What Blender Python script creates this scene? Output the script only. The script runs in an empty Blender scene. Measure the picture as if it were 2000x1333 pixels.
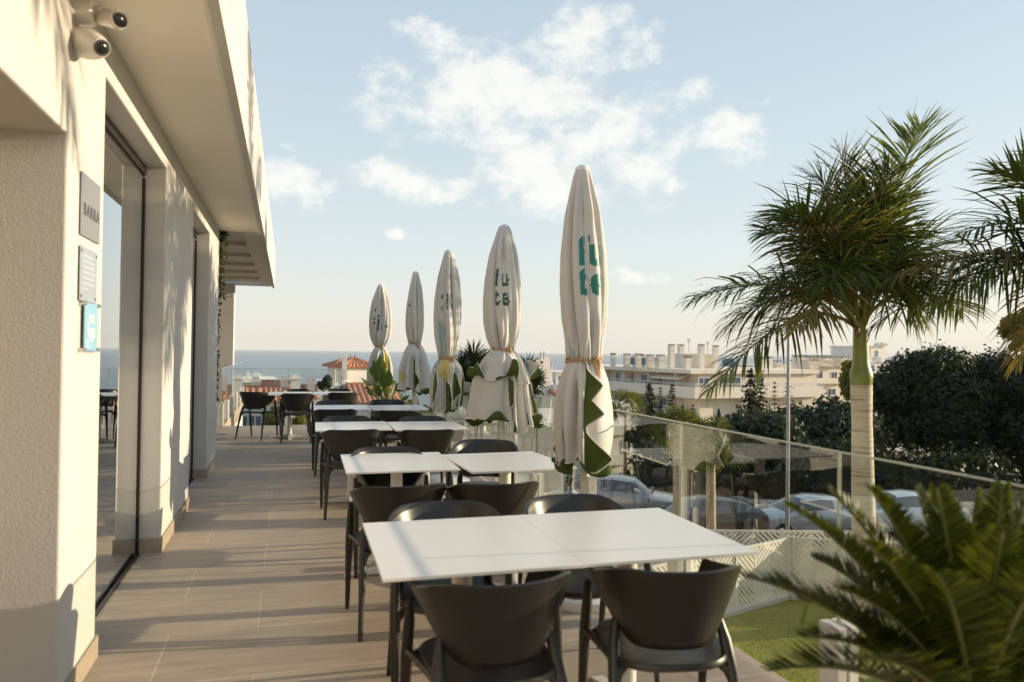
import bpy, bmesh, math, random
from mathutils import Vector, Matrix, Euler
from math import sin, cos, pi, radians, tan, atan2, sqrt, exp

scene = bpy.context.scene
COL = scene.collection
D = bpy.data
# ------------------------------------------------------------------ camera
H = 1.48
F_PX = 1440.0
YAW = radians(17.0); PITCH = radians(0.82); ROLL = radians(0.70)
fwd = Vector((sin(YAW)*cos(PITCH), cos(YAW)*cos(PITCH), sin(PITCH)))
right0 = Vector((cos(YAW), -sin(YAW), 0))
up0 = right0.cross(fwd)
right = right0*cos(ROLL) + up0*sin(ROLL)
up = up0*cos(ROLL) - right0*sin(ROLL)
cam = D.cameras.new("camera"); cam_o = D.objects.new("camera", cam); COL.objects.link(cam_o)
m3 = Matrix((right, up, -fwd)).transposed()
cam_o.matrix_world = Matrix.Translation((0, 0, H)) @ m3.to_4x4()
cam.sensor_width = 36; cam.lens = 36*F_PX/2000
cam.clip_start = 0.05; cam.clip_end = 90000
cam.dof.use_dof = True; cam.dof.focus_distance = 7.5; cam.dof.aperture_fstop = 2.2
scene.camera = cam_o
FG = Vector((sin(YAW), cos(YAW), 0)); RG = Vector((cos(YAW), -sin(YAW), 0))

def G(r, d, z=0.0):
    """point on a site grid turned to the street: r metres along the street, d metres out from the terrace"""
    v = RG*r + FG*d
    return Vector((v.x, v.y, z))
def W(px, py, d):
    """surveyed point: sight line of photo pixel px,py followed out to distance d"""
    v = fwd + right*((px-1000)/F_PX) + up*((666.5-py)/F_PX)
    return Vector((0, 0, H)) + v*d
EX = RG.copy(); EY = FG.copy(); EZ = Vector((0, 0, 1))

# ------------------------------------------------------------------ materials
def nodes_of(m):
    m.use_nodes = True
    return m.node_tree.nodes, m.node_tree.links
MATS = {}
def mat(name, col, rough=0.6, var=0.0, vscale=4.0, bump=0.0, bscale=60.0, spec=0.5, metal=0.0, col2=None, coat=0.0, trans=0.0, stretch=None, bdist=0.01):
    if name in MATS: return MATS[name]
    m = D.materials.new(name); n, l = nodes_of(m)
    b = n['Principled BSDF']
    b.inputs['Roughness'].default_value = rough
    b.inputs['Specular IOR Level'].default_value = spec
    b.inputs['Metallic'].default_value = metal
    b.inputs['Coat Weight'].default_value = coat
    b.inputs['Base Color'].default_value = (*col, 1)
    tc = n.new('ShaderNodeTexCoord')
    src = tc.outputs['Object']
    if stretch:
        mp = n.new('ShaderNodeMapping'); mp.inputs['Scale'].default_value = stretch
        l.new(src, mp.inputs['Vector']); src = mp.outputs['Vector']
    if var > 0 or col2:
        nz = n.new('ShaderNodeTexNoise'); nz.inputs['Scale'].default_value = vscale; nz.inputs['Detail'].default_value = 6
        nz.inputs['Roughness'].default_value = 0.65
        l.new(src, nz.inputs['Vector'])
        rp = n.new('ShaderNodeValToRGB')
        rp.color_ramp.elements[0].position = 0.3; rp.color_ramp.elements[1].position = 0.7
        c2 = col2 if col2 else tuple(min(1, c*(1+var)) for c in col)
        c1 = col if col2 else tuple(c*(1-var) for c in col)
        rp.color_ramp.elements[0].color = (*c1, 1); rp.color_ramp.elements[1].color = (*c2, 1)
        l.new(nz.outputs['Fac'], rp.inputs['Fac']); l.new(rp.outputs['Color'], b.inputs['Base Color'])
    if bump > 0:
        nb = n.new('ShaderNodeTexNoise'); nb.inputs['Scale'].default_value = bscale; nb.inputs['Detail'].default_value = 4
        l.new(src, nb.inputs['Vector'])
        bp = n.new('ShaderNodeBump'); bp.inputs['Strength'].default_value = bump; bp.inputs['Distance'].default_value = bdist
        l.new(nb.outputs['Fac'], bp.inputs['Height']); l.new(bp.outputs['Normal'], b.inputs['Normal'])
    if trans > 0:
        t = n.new('ShaderNodeBsdfTranslucent'); mx = n.new('ShaderNodeMixShader'); mx.inputs[0].default_value = trans
        out = n['Material Output']
        if b.inputs['Base Color'].is_linked:
            l.new(b.inputs['Base Color'].links[0].from_socket, t.inputs['Color'])
        else:
            t.inputs['Color'].default_value = (*col, 1)
        l.new(b.outputs[0], mx.inputs[1]); l.new(t.outputs[0], mx.inputs[2]); l.new(mx.outputs[0], out.inputs['Surface'])
    MATS[name] = m
    return m

def leaf_mat(name, c1, c2, c3=None, rough=0.55, trans=0.3, scale=1.5, spec=0.18):
    """foliage: a colour per leaf (random per island) plus slow noise through the crown"""
    if name in MATS: return MATS[name]
    m = D.materials.new(name); n, l = nodes_of(m)
    b = n['Principled BSDF']; b.inputs['Roughness'].default_value = rough; b.inputs['Specular IOR Level'].default_value = spec
    g = n.new('ShaderNodeNewGeometry')
    rp = n.new('ShaderNodeValToRGB'); e = rp.color_ramp.elements
    e[0].color = (*c1, 1); e[1].color = (*c2, 1); e[0].position = 0.15; e[1].position = 0.85
    if c3:
        x = e.new(0.97); x.color = (*c3, 1)
    tc = n.new('ShaderNodeTexCoord'); nz = n.new('ShaderNodeTexNoise'); nz.inputs['Scale'].default_value = scale
    l.new(tc.outputs['Object'], nz.inputs['Vector'])
    ad = n.new('ShaderNodeMath'); ad.operation = 'MULTIPLY_ADD'; ad.inputs[1].default_value = 0.55
    sc_ = n.new('ShaderNodeMath'); sc_.operation = 'MULTIPLY'; sc_.inputs[1].default_value = 0.5
    l.new(nz.outputs['Fac'], sc_.inputs[0])
    l.new(g.outputs['Random Per Island'], ad.inputs[0]); l.new(sc_.outputs[0], ad.inputs[2])
    l.new(ad.outputs[0], rp.inputs['Fac'])
    l.new(rp.outputs['Color'], b.inputs['Base Color'])
    t = n.new('ShaderNodeBsdfTranslucent'); mx = n.new('ShaderNodeMixShader'); mx.inputs[0].default_value = trans
    br = n.new('ShaderNodeMixRGB'); br.blend_type = 'MULTIPLY'; br.inputs[0].default_value = 1; br.inputs[2].default_value = (1.5, 1.4, 0.5, 1)
    l.new(rp.outputs['Color'], br.inputs[1]); l.new(br.outputs[0], t.inputs['Color'])
    l.new(b.outputs[0], mx.inputs[1]); l.new(t.outputs[0], mx.inputs[2]); l.new(mx.outputs[0], n['Material Output'].inputs['Surface'])
    MATS[name] = m
    return m

def glass_mat(name, tint=(0.93, 0.96, 0.94), boost=1.7, rough=0.0, base=0.0, gcol=(1, 1, 1)):
    if name in MATS: return MATS[name]
    m = D.materials.new(name); n, l = nodes_of(m); n.remove(n['Principled BSDF'])
    t = n.new('ShaderNodeBsdfTransparent'); t.inputs['Color'].default_value = (*tint, 1)
    gl = n.new('ShaderNodeBsdfGlossy'); gl.inputs['Roughness'].default_value = rough; gl.inputs['Color'].default_value = (*gcol, 1)
    fr = n.new('ShaderNodeFresnel'); fr.inputs['IOR'].default_value = 1.5
    g = n.new('ShaderNodeNewGeometry')
    mu = n.new('ShaderNodeMath'); mu.operation = 'MULTIPLY_ADD'; mu.inputs[1].default_value = boost; mu.inputs[2].default_value = base; mu.use_clamp = True
    l.new(fr.outputs[0], mu.inputs[0])
    inv = n.new('ShaderNodeMath'); inv.operation = 'SUBTRACT'; inv.inputs[0].default_value = 1; l.new(g.outputs['Backfacing'], inv.inputs[1])
    m2 = n.new('ShaderNodeMath'); m2.operation = 'MULTIPLY'; l.new(mu.outputs[0], m2.inputs[0]); l.new(inv.outputs[0], m2.inputs[1])
    mx = n.new('ShaderNodeMixShader'); l.new(m2.outputs[0], mx.inputs[0]); l.new(t.outputs[0], mx.inputs[1]); l.new(gl.outputs[0], mx.inputs[2])
    l.new(mx.outputs[0], n['Material Output'].inputs['Surface'])
    MATS[name] = m
    return m

# ------------------------------------------------------------------ mesh builder
class MB:
    def __init__(s): s.v = []; s.f = []; s.mi = []; s.cur = 0
    def vert(s, p): s.v.append((p[0], p[1], p[2])); return len(s.v)-1
    def face(s, idx): s.f.append(tuple(idx)); s.mi.append(s.cur)
    def poly(s, pts): s.face([s.vert(p) for p in pts])
    def box(s, x0, x1, y0, y1, z0, z1, M=None):
        ps = [(x0,y0,z0),(x1,y0,z0),(x1,y1,z0),(x0,y1,z0),(x0,y0,z1),(x1,y0,z1),(x1,y1,z1),(x0,y1,z1)]
        if M is not None: ps = [M @ Vector(p) for p in ps]
        i = len(s.v)
        for p in ps: s.vert(p)
        for q in ((0,3,2,1),(4,5,6,7),(0,1,5,4),(1,2,6,5),(2,3,7,6),(3,0,4,7)): s.face([i+k for k in q])
        return s
    def bbox(s, x0, x1, y0, y1, z0, z1, b=0.004, M=None):
        """box with chamfered edges"""
        bm = bmesh.new(); bmesh.ops.create_cube(bm, size=1)
        for v in bm.verts:
            v.co = Vector(((x0+x1)/2+v.co.x*(x1-x0), (y0+y1)/2+v.co.y*(y1-y0), (z0+z1)/2+v.co.z*(z1-z0)))
        bmesh.ops.bevel(bm, geom=bm.edges[:], offset=b, segments=2, profile=0.5, affect='EDGES')
        s.from_bm(bm, M); bm.free(); return s
    def from_bm(s, bm, M=None):
        i = len(s.v); bm.verts.index_update()
        for v in bm.verts: s.vert(M @ v.co if M is not None else v.co)
        for f in bm.faces: s.face([i+v.index for v in f.verts])
    def prism(s, pts, z0, z1):
        """footprint polygon (xy, counter-clockwise) raised from z0 to z1"""
        n = len(pts); i = len(s.v)
        for p in pts: s.vert((p[0], p[1], z0))
        for p in pts: s.vert((p[0], p[1], z1))
        s.face([i+k for k in range(n)][::-1]); s.face([i+n+k for k in range(n)])
        for k in range(n):
            j = (k+1) % n; s.face([i+k, i+j, i+n+j, i+n+k])
        return s
    def extrude(s, pts, vec):
        """planar polygon (3d points) extruded along vec"""
        n = len(pts); i = len(s.v); vec = Vector(vec)
        for p in pts: s.vert(p)
        for p in pts: s.vert(Vector(p)+vec)
        s.face([i+k for k in range(n)][::-1]); s.face([i+n+k for k in range(n)])
        for k in range(n):
            j = (k+1) % n; s.face([i+k, i+j, i+n+j, i+n+k])
        return s
    def tube(s, pts, rads, n=8, cap=True, flat=1.0, ref=None):
        pts = [Vector(p) for p in pts]
        if not isinstance(rads, (list, tuple)): rads = [rads]*len(pts)
        rings = []
        t0 = (pts[1]-pts[0]).normalized()
        a = Vector(ref) if ref is not None else (Vector((0,0,1)) if abs(t0.z) < 0.9 else Vector((1,0,0)))
        for k, p in enumerate(pts):
            t = (pts[min(k+1, len(pts)-1)]-pts[max(k-1, 0)])
            t = t.normalized() if t.length > 1e-9 else t0
            x = (a - t*a.dot(t))
            x = x.normalized() if x.length > 1e-6 else t.orthogonal().normalized()
            y = t.cross(x)
            if ref is None: a = x
            rings.append([s.vert(p + (x*cos(2*pi*j/n) + y*sin(2*pi*j/n)*flat)*rads[k]) for j in range(n)])
        for k in range(len(rings)-1):
            for j in range(n):
                jj = (j+1) % n; s.face([rings[k][j], rings[k][jj], rings[k+1][jj], rings[k+1][j]])
        if cap:
            s.face(rings[0][::-1]); s.face(rings[-1])
        return s
    def lathe(s, c, prof, n=20, cap=True):
        c = Vector(c); rings = []
        for r, z in prof: rings.append([s.vert((c.x+r*cos(2*pi*j/n), c.y+r*sin(2*pi*j/n), c.z+z)) for j in range(n)])
        for k in range(len(rings)-1):
            for j in range(n):
                jj = (j+1) % n; s.face([rings[k][j], rings[k][jj], rings[k+1][jj], rings[k+1][j]])
        if cap: s.face(rings[0][::-1]); s.face(rings[-1])
        return s
    def grid(s, rows, closed=False):
        """rows of points -> quads"""
        ids = [[s.vert(p) for p in r] for r in rows]
        for a in range(len(ids)-1):
            n = len(ids[a])
            for b in range(n if closed else n-1):
                c = (b+1) % n; s.face([ids[a][b], ids[a][c], ids[a+1][c], ids[a+1][b]])
        return ids
    def build(s, name, mats, parent=None, smooth=False, loc=None, rotz=0.0, auto=None):
        me = D.meshes.new(name); me.from_pydata(s.v, [], s.f)
        if not isinstance(mats, (list, tuple)): mats = [mats]
        for m in mats: me.materials.append(m)
        if len(mats) > 1: me.polygons.foreach_set('material_index', s.mi)
        if smooth: me.polygons.foreach_set('use_smooth', [True]*len(me.polygons))
        me.validate(); me.update()
        o = D.objects.new(name, me); COL.objects.link(o)
        if parent is not None: o.parent = parent
        if loc is not None: o.location = loc
        if rotz: o.rotation_euler = (0, 0, rotz)
        if auto is not None:
            me.set_sharp_from_angle(angle=radians(auto))
        return o

def tag(o, label=None, cat=None, group=None, kind=None):
    if label: o['label'] = label
    if cat: o['category'] = cat
    if group: o['group'] = group
    if kind: o['kind'] = kind
    return o
def thing(name, label, cat, loc=(0,0,0), rotz=0.0, group=None):
    o = D.objects.new(name, None); COL.objects.link(o); o.empty_display_size = 0.1
    o.location = loc; o.rotation_euler = (0, 0, rotz)
    return tag(o, label, cat, group)
def dup(root, loc, rotz, label=None, group=None):
    def cp(o, par):
        c = o.copy(); COL.objects.link(c); c.parent = par
        for ch in list(o.children): cp(ch, c)
        return c
    r = cp(root, None); r.location = loc; r.rotation_euler = (0, 0, rotz)
    if label: r['label'] = label
    if group: r['group'] = group
    return r
def solidify(o, t, offset=-1.0, moff=0, bevel=False):
    md = o.modifiers.new('thickness', 'SOLIDIFY'); md.thickness = t; md.offset = offset; md.material_offset = moff
    md.use_even_offset = False
    return md
def bake(o):
    """apply the modifiers into the mesh"""
    dg = bpy.context.evaluated_depsgraph_get(); dg.update()
    me = D.meshes.new_from_object(o.evaluated_get(dg)); o.modifiers.clear(); o.data = me
    return o
def text_mesh(txt, size, bold=0.0, ext=0.002, spacing=1.0, align='CENTER', line=1.0):
    cu = D.curves.new('lettering', 'FONT'); cu.body = txt; cu.size = size; cu.offset = bold; cu.extrude = ext
    cu.align_x = align; cu.align_y = 'CENTER'; cu.space_character = spacing; cu.space_line = line; cu.resolution_u = 4
    o = D.objects.new('lettering', cu); COL.objects.link(o)
    dg = bpy.context.evaluated_depsgraph_get(); dg.update()
    me = D.meshes.new_from_object(o.evaluated_get(dg))
    D.objects.remove(o)
    return me
def text_part(name, txt, size, m, parent, origin, xdir, ydir, bold=0.0, ext=0.001, spacing=1.0, line=1.0):
    me = text_mesh(txt, size, bold, ext, spacing, 'CENTER', line)
    xd = Vector(xdir).normalized(); yd = Vector(ydir).normalized(); zd = xd.cross(yd)
    M = Matrix.Translation(origin) @ Matrix((xd, yd, zd)).transposed().to_4x4()
    me.transform(M); me.name = name; me.materials.clear(); me.materials.append(m)
    o = D.objects.new(name, me); COL.objects.link(o)
    if parent is not None: o.parent = parent
    return o

# shared materials
M_STUCCO = mat('white_stucco', (0.51, 0.487, 0.448), 0.85, var=0.055, vscale=1.1, bump=0.38, bscale=95, spec=0.2, bdist=0.004)
M_SMOOTHW = mat('white_render', (0.54, 0.515, 0.47), 0.8, var=0.025, vscale=1.2, bump=0.25, bscale=70, spec=0.25, bdist=0.004)
M_TABLE = mat('white_compact_laminate', (0.78, 0.75, 0.69), 0.32, var=0.02, vscale=3, spec=0.45, bump=0.03, bscale=300)
M_WMETAL = mat('white_coated_metal', (0.74, 0.71, 0.66), 0.42, var=0.03, vscale=6)
M_CHAIR = mat('black_polypropylene', (0.022, 0.020, 0.017), 0.36, var=0.12, vscale=9, bump=0.12, bscale=500, spec=0.5, bdist=0.001)
M_SKIRT = mat('tan_tile_skirting', (0.34, 0.27, 0.20), 0.6, var=0.15, vscale=14, bump=0.2, bscale=80)
M_BRONZE = mat('dark_bronze_aluminium', (0.035, 0.028, 0.020), 0.35, var=0.1, metal=0.6)
M_GLASS = glass_mat('balustrade_glass', (0.95, 0.965, 0.95), 1.1)
M_SIDEGLASS = glass_mat('lawn_side_glass', (0.93, 0.95, 0.92), 2.2)
M_DOORGLASS = glass_mat('solar_door_glass', (0.30, 0.32, 0.30), 1.6, base=0.30, gcol=(0.93, 0.95, 0.95))
M_GEDGE = mat('glass_edge_strip', (0.42, 0.43, 0.33), 0.3, spec=0.6)
M_ROPE = mat('jute_rope', (0.42, 0.27, 0.13), 0.9, var=0.25, vscale=80)
M_DARK = mat('dark_interior', (0.05, 0.045, 0.04), 0.8, var=0.2)
# ------------------------------------------------------------------ light
SUN_EL = radians(11.8)
SUN_AZ = radians(-5.6)            # from +X, towards -Y
sd = Vector((cos(SUN_AZ)*cos(SUN_EL), sin(SUN_AZ)*cos(SUN_EL), sin(SUN_EL)))
sl = D.lights.new('sun', 'SUN'); sl.energy = 4.0; sl.angle = radians(0.32); sl.color = (1.0, 0.81, 0.57)
so = D.objects.new('sun', sl); COL.objects.link(so)
so.rotation_euler = (-sd).to_track_quat('-Z', 'Y').to_euler()
so.location = (30, -3, 20)

wd = D.worlds.new('World'); scene.world = wd; wd.use_nodes = True
n, l = wd.node_tree.nodes, wd.node_tree.links
bg = n['Background']; bg.inputs['Strength'].default_value = 0.10
sky = n.new('ShaderNodeTexSky'); sky.sky_type = 'NISHITA'; sky.sun_disc = False
sky.sun_elevation = SUN_EL; sky.sun_rotation = math.atan2(sd.x, sd.y)
sky.altitude = 50; sky.air_density = 1.0; sky.dust_density = 2.6; sky.ozone_density = 1.2
def M_(op, a, b=None, c=None, clamp=False):
    x = n.new('ShaderNodeMath'); x.operation = op; x.use_clamp = clamp
    for k, q in enumerate((a, b, c)):
        if q is None: continue
        if isinstance(q, (int, float)): x.inputs[k].default_value = q
        else: l.new(q, x.inputs[k])
    return x.outputs[0]
tc = n.new('ShaderNodeTexCoord'); sep = n.new('ShaderNodeSeparateXYZ'); l.new(tc.outputs['Generated'], sep.inputs[0])
az = M_('ARCTAN2', sep.outputs[0], sep.outputs[1]); el = M_('ARCSINE', sep.outputs[2])
# cloud banks: azimuth, elevation, half sizes (radians), strength
def azel(px, py):
    v = (W(px, py, 1.0)-Vector((0, 0, H))).normalized()
    return math.atan2(v.x, v.y), math.asin(v.z)
BANKS = [(960, 190, 175, 100, 1.0), (1140, 270, 190, 100, 1.0), (1120, 350, 150, 62, .9), (880, 165, 90, 50, .8), (1160, 90, 110, 75, .85),
         (1130, 40, 50, 45, .7), (835, 65, 55, 34, .75), (1270, 80, 30, 40, .6), (1270, 265, 95, 50, .85),
         (1425, 245, 60, 34, 1.0), (1440, 290, 42, 30, .95), (1318, 350, 26, 18, .95), (1375, 178, 45, 28, .45),
         (1490, 198, 26, 9, .6), (580, 365, 70, 46, 1.0), (650, 362, 34, 24, .9), (545, 340, 40, 26, .8), (780, 350, 85, 30, .95), (880, 372, 80, 26, .9), (735, 340, 40, 22, .7),
         (1060, 375, 90, 36, .85), (785, 446, 14, 9, .7), (1690, 340, 50, 40, .5), (1235, 540, 45, 10, .35), (560, 290, 18, 10, .4)]
wp = n.new('ShaderNodeTexNoise'); wp.inputs['Scale'].default_value = 9; wp.inputs['Detail'].default_value = 3
l.new(tc.outputs['Generated'], wp.inputs['Vector'])
wsep = n.new('ShaderNodeSeparateColor'); l.new(wp.outputs['Color'], wsep.inputs[0])
azw = M_('MULTIPLY_ADD', M_('SUBTRACT', wsep.outputs[0], 0.5), 0.07, az)
elw = M_('MULTIPLY_ADD', M_('SUBTRACT', wsep.outputs[1], 0.5), 0.06, el)
tot = None
for (px, py, sx, sy, st) in BANKS:
    a0, e0 = azel(px, py); a1, _ = azel(px+sx, py); _, e1 = azel(px, py-sy)
    u = M_('DIVIDE', M_('SUBTRACT', azw, a0), abs(a1-a0)); v = M_('DIVIDE', M_('SUBTRACT', elw, e0), abs(e1-e0))
    r2 = M_('ADD', M_('MULTIPLY', u, u), M_('MULTIPLY', v, v))
    g = M_('MULTIPLY', M_('SUBTRACT', 1.5, r2, clamp=False), st)
    tot = g if tot is None else M_('SMOOTH_MAX', tot, g, 0.3)
mp = n.new('ShaderNodeMapping'); mp.inputs['Scale'].default_value = (1, 1, 1.5); l.new(tc.outputs['Generated'], mp.inputs['Vector'])
nz = n.new('ShaderNodeTexNoise'); nz.inputs['Scale'].default_value = 16; nz.inputs['Detail'].default_value = 12; nz.inputs['Roughness'].default_value = 0.66
l.new(mp.outputs['Vector'], nz.inputs['Vector'])
nz2 = n.new('ShaderNodeTexNoise'); nz2.inputs['Scale'].default_value = 5; nz2.inputs['Detail'].default_value = 4
l.new(mp.outputs['Vector'], nz2.inputs['Vector'])
dens = M_('ADD', M_('MULTIPLY', M_('MAXIMUM', tot, -1.5), 0.30), M_('MULTIPLY_ADD', M_('SUBTRACT', nz.outputs['Fac'], 0.5), 2.3, M_('MULTIPLY', M_('SUBTRACT', nz2.outputs['Fac'], 0.5), 0.7)))
mr = n.new('ShaderNodeMapRange'); mr.interpolation_type = 'SMOOTHSTEP'
mr.inputs['From Min'].default_value = -0.05; mr.inputs['From Max'].default_value = 0.62; mr.inputs['To Max'].default_value = 0.70
l.new(dens, mr.inputs['Value'])
mixc = n.new('ShaderNodeMixRGB'); l.new(mr.outputs[0], mixc.inputs[0]); 
# pale summer haze in the sky: a vertical gradient laid over the physical sky, a little warmer towards the sun
eln = M_('DIVIDE', el, pi/2, clamp=True)
rp = n.new('ShaderNodeValToRGB'); e = rp.color_ramp.elements; l.new(M_('POWER', eln, 0.5), rp.inputs[0])
e[0].position = 0.0; e[0].color = (.640, .610, .545, 1); e[1].position = 1.0; e[1].color = (.24, .34, .48, 1)
for ps, c in ((.17, (.605, .612, .572)), (.30, (.52, .585, .61)), (.44, (.435, .52, .58)), (.56, (.365, .455, .545)), (.70, (.28, .39, .54))):
    x = e.new(ps); x.color = (*c, 1)
sk10 = n.new('ShaderNodeMixRGB'); sk10.blend_type = 'MULTIPLY'; sk10.inputs[0].default_value = 1; sk10.inputs[2].default_value = (8.3, 8.15, 7.9, 1)
l.new(rp.outputs[0], sk10.inputs[1])
SKY_TINT = n.new('ShaderNodeMixRGB'); SKY_TINT.inputs[0].default_value = 0.82
l.new(sky.outputs[0], SKY_TINT.inputs[1]); l.new(sk10.outputs[0], SKY_TINT.inputs[2]); l.new(SKY_TINT.outputs[0], mixc.inputs[1])
mixc.inputs[2].default_value = (5.9, 5.7, 5.25, 1)
l.new(mixc.outputs[0], bg.inputs['Color'])
scene.view_settings.view_transform = 'Standard'; scene.view_settings.look = 'None'
scene.view_settings.exposure = 0.92; scene.view_settings.gamma = 1
# ------------------------------------------------------------------ terrace and restaurant building
def floor_tile_mat():
    m = D.materials.new('porcelain_floor_tile'); n, l = nodes_of(m); b = n['Principled BSDF']
    tc = n.new('ShaderNodeTexCoord')
    br = n.new('ShaderNodeTexBrick'); br.offset = 0.36; br.inputs['Scale'].default_value = 1
    br.inputs['Brick Width'].default_value = 1.2; br.inputs['Row Height'].default_value = 0.6
    br.inputs['Mortar Size'].default_value = 0.0034; br.inputs['Mortar Smooth'].default_value = 0.3
    br.inputs['Color1'].default_value = (0.46, 0.38, 0.305, 1); br.inputs['Color2'].default_value = (0.395, 0.33, 0.27, 1)
    br.inputs['Mortar'].default_value = (0.60, 0.53, 0.43, 1)
    mp0 = n.new('ShaderNodeMapping'); mp0.inputs['Location'].default_value = (0.12, 0.05, 0); l.new(tc.outputs['Object'], mp0.inputs[0])
    l.new(mp0.outputs[0], br.inputs['Vector'])
    mp = n.new('ShaderNodeMapping'); mp.inputs['Scale'].default_value = (1.2, 9, 1); l.new(tc.outputs['Object'], mp.inputs[0])
    nz = n.new('ShaderNodeTexNoise'); nz.inputs['Scale'].default_value = 2.2; nz.inputs['Detail'].default_value = 8; l.new(mp.outputs[0], nz.inputs['Vector'])
    n2 = n.new('ShaderNodeTexNoise'); n2.inputs['Scale'].default_value = 1.1; n2.inputs['Detail'].default_value = 5; l.new(tc.outputs['Object'], n2.inputs['Vector'])
    rp = n.new('ShaderNodeValToRGB'); rp.color_ramp.elements[0].position = .25; rp.color_ramp.elements[1].position = .8
    rp.color_ramp.elements[0].color = (.78, .76, .74, 1); rp.color_ramp.elements[1].color = (1.12, 1.1, 1.06, 1)
    l.new(nz.outputs['Fac'], rp.inputs['Fac'])
    r2 = n.new('ShaderNodeValToRGB'); r2.color_ramp.elements[0].position = .3; r2.color_ramp.elements[1].position = .75
    r2.color_ramp.elements[0].color = (.84, .83, .82, 1); r2.color_ramp.elements[1].color = (1.06, 1.05, 1.03, 1)
    l.new(n2.outputs['Fac'], r2.inputs['Fac'])
    mm = n.new('ShaderNodeMixRGB'); mm.blend_type = 'MULTIPLY'; mm.inputs[0].default_value = 1; l.new(br.outputs['Color'], mm.inputs[1]); l.new(rp.outputs[0], mm.inputs[2])
    m2 = n.new('ShaderNodeMixRGB'); m2.blend_type = 'MULTIPLY'; m2.inputs[0].default_value = 1; l.new(mm.outputs[0], m2.inputs[1]); l.new(r2.outputs[0], m2.inputs[2])
    l.new(m2.outputs[0], b.inputs['Base Color']); b.inputs['Roughness'].default_value = 0.55; b.inputs['Specular IOR Level'].default_value = 0.25
    bp = n.new('ShaderNodeBump'); bp.inputs['Strength'].default_value = 0.25; bp.inputs['Distance'].default_value = 0.004
    ad = n.new('ShaderNodeMath'); ad.operation = 'MULTIPLY_ADD'; ad.inputs[1].default_value = -1.2; l.new(br.outputs['Fac'], ad.inputs[0]); l.new(nz.outputs['Fac'], ad.inputs[2])
    l.new(ad.outputs[0], bp.inputs['Height']); l.new(bp.outputs[0], b.inputs['Normal'])
    return m
M_TILE = floor_tile_mat()
XW, XE, YF = -0.85, 2.20, 15.0        # wall face, east edge, front edge of the terrace
mb = MB(); mb.prism([(-9, -5), (XE, -5), (XE, YF), (-1.12, YF), (-1.12, 22.0), (-9, 22.0)], -0.30, 0.0)
tag(mb.build('terrace_floor', M_TILE), kind='structure')

# supporting walls of the terrace
mb = MB(); mb.box(XE-0.32, XE-0.02, -5, YF-0.35, -5.6, -0.30); mb.box(-1.12, XE-0.02, YF-0.34, YF-0.04, -8, -0.30)
mb.box(-1.44, -1.14, YF-0.04, 21.9, -8, -0.30); mb.box(-9, -1.44, 21.6, 21.9, -8, -0.30)
o = mb.build('retaining_wall', M_SMOOTHW); tag(o, 'white rendered wall holding up the tiled terrace above the lawn', 'wall')

bld = thing('restaurant_building', 'white stuccoed restaurant with tall sliding glass doors and overhanging flat roof', 'building', (0, 0, 0))
ZS = 3.0
def wall_boxes():
    mb = MB()
    mb.box(-1.25, XW, -5.0, 1.0, 0, ZS)                       # beside the camera
    mb.box(-1.9, XW, 1.0, 3.34, 2.33, ZS)                     # over the low opening
    mb.box(-1.9, XW, 3.34, 3.95, 0, ZS)                       # pier with the plaques
    mb.box(-1.25, XW, 3.95, 5.85, 2.78, ZS)
    mb.box(-1.25, XW, 5.85, 7.45, 0, ZS)
    mb.box(-1.25, XW, 7.45, 9.02, 2.78, ZS)
    mb.box(-1.25, XW, 9.02, 10.2, 0, ZS)
    mb.box(-8.0, -1.25, 9.95, 10.2, 0, ZS)                    # end wall
    return mb
def bevel_obj(o, w=0.012, seg=2):
    md = o.modifiers.new('bevel', 'BEVEL'); md.width = w; md.segments = seg; md.limit_method = 'ANGLE'
    return o
wall = wall_boxes().build('wall', M_STUCCO, bld)
bevel_obj(wall, 0.010)
mb = MB(); mb.box(-8.0, -0.352, -5.0, 10.2, ZS, ZS+0.34)
mb.build('soffit', mat('soffit_bounce_tint', (0.84, 0.78, 0.68), 0.8, var=0.03, vscale=.8, bump=.15, bscale=60), bld)  # lighter, warmer base colour than the walls stands in for light bounced off the floor
mb = MB(); mb.box(-0.35, -0.30, -5.0, 19.0, ZS-0.035, 3.80); mb.box(-8.0, -0.352, 18.80, 19.0, ZS, 3.80)
mb.build('fascia', M_SMOOTHW, bld)
mb = MB(); mb.box(-0.372, -0.352, -5.0, 10.2, ZS-0.022, ZS-0.001)
mb.build('drip_edge', M_WMETAL, bld)
# louvred canopy over the far end of the terrace
M_LOUV = mat('beige_louvre_panel', (0.60, 0.53, 0.44), 0.5, var=0.05)
mb = MB(); mb.box(-0.58, -0.352, 10.2, 18.8, ZS, ZS+0.3); mb.build('canopy_beam', M_LOUV, bld)
mb = MB(); mb.box(-6.0, -5.8, 10.2, 18.8, ZS, ZS+0.3); mb.build('canopy_beam', M_LOUV, bld)
ys = [10.22, 11.6, 13.0, 14.4, 15.8, 17.2, 18.5]
for a, b in zip(ys[:-1], ys[1:]):
    mb = MB()
    mb.box(-5.79, -0.585, a+0.031, b-0.031, ZS+0.05, ZS+0.10)
    mb.box(-5.79, -0.585, a-0.03, a+0.03, ZS-0.005, ZS+0.16)
    mb.build('louvre', M_LOUV, bld)
mb = MB(); mb.bbox(-1.53, -1.19, 18.45, 18.79, -0.3, ZS, 0.01)
mb.build('column', M_SMOOTHW, bld)
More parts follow.
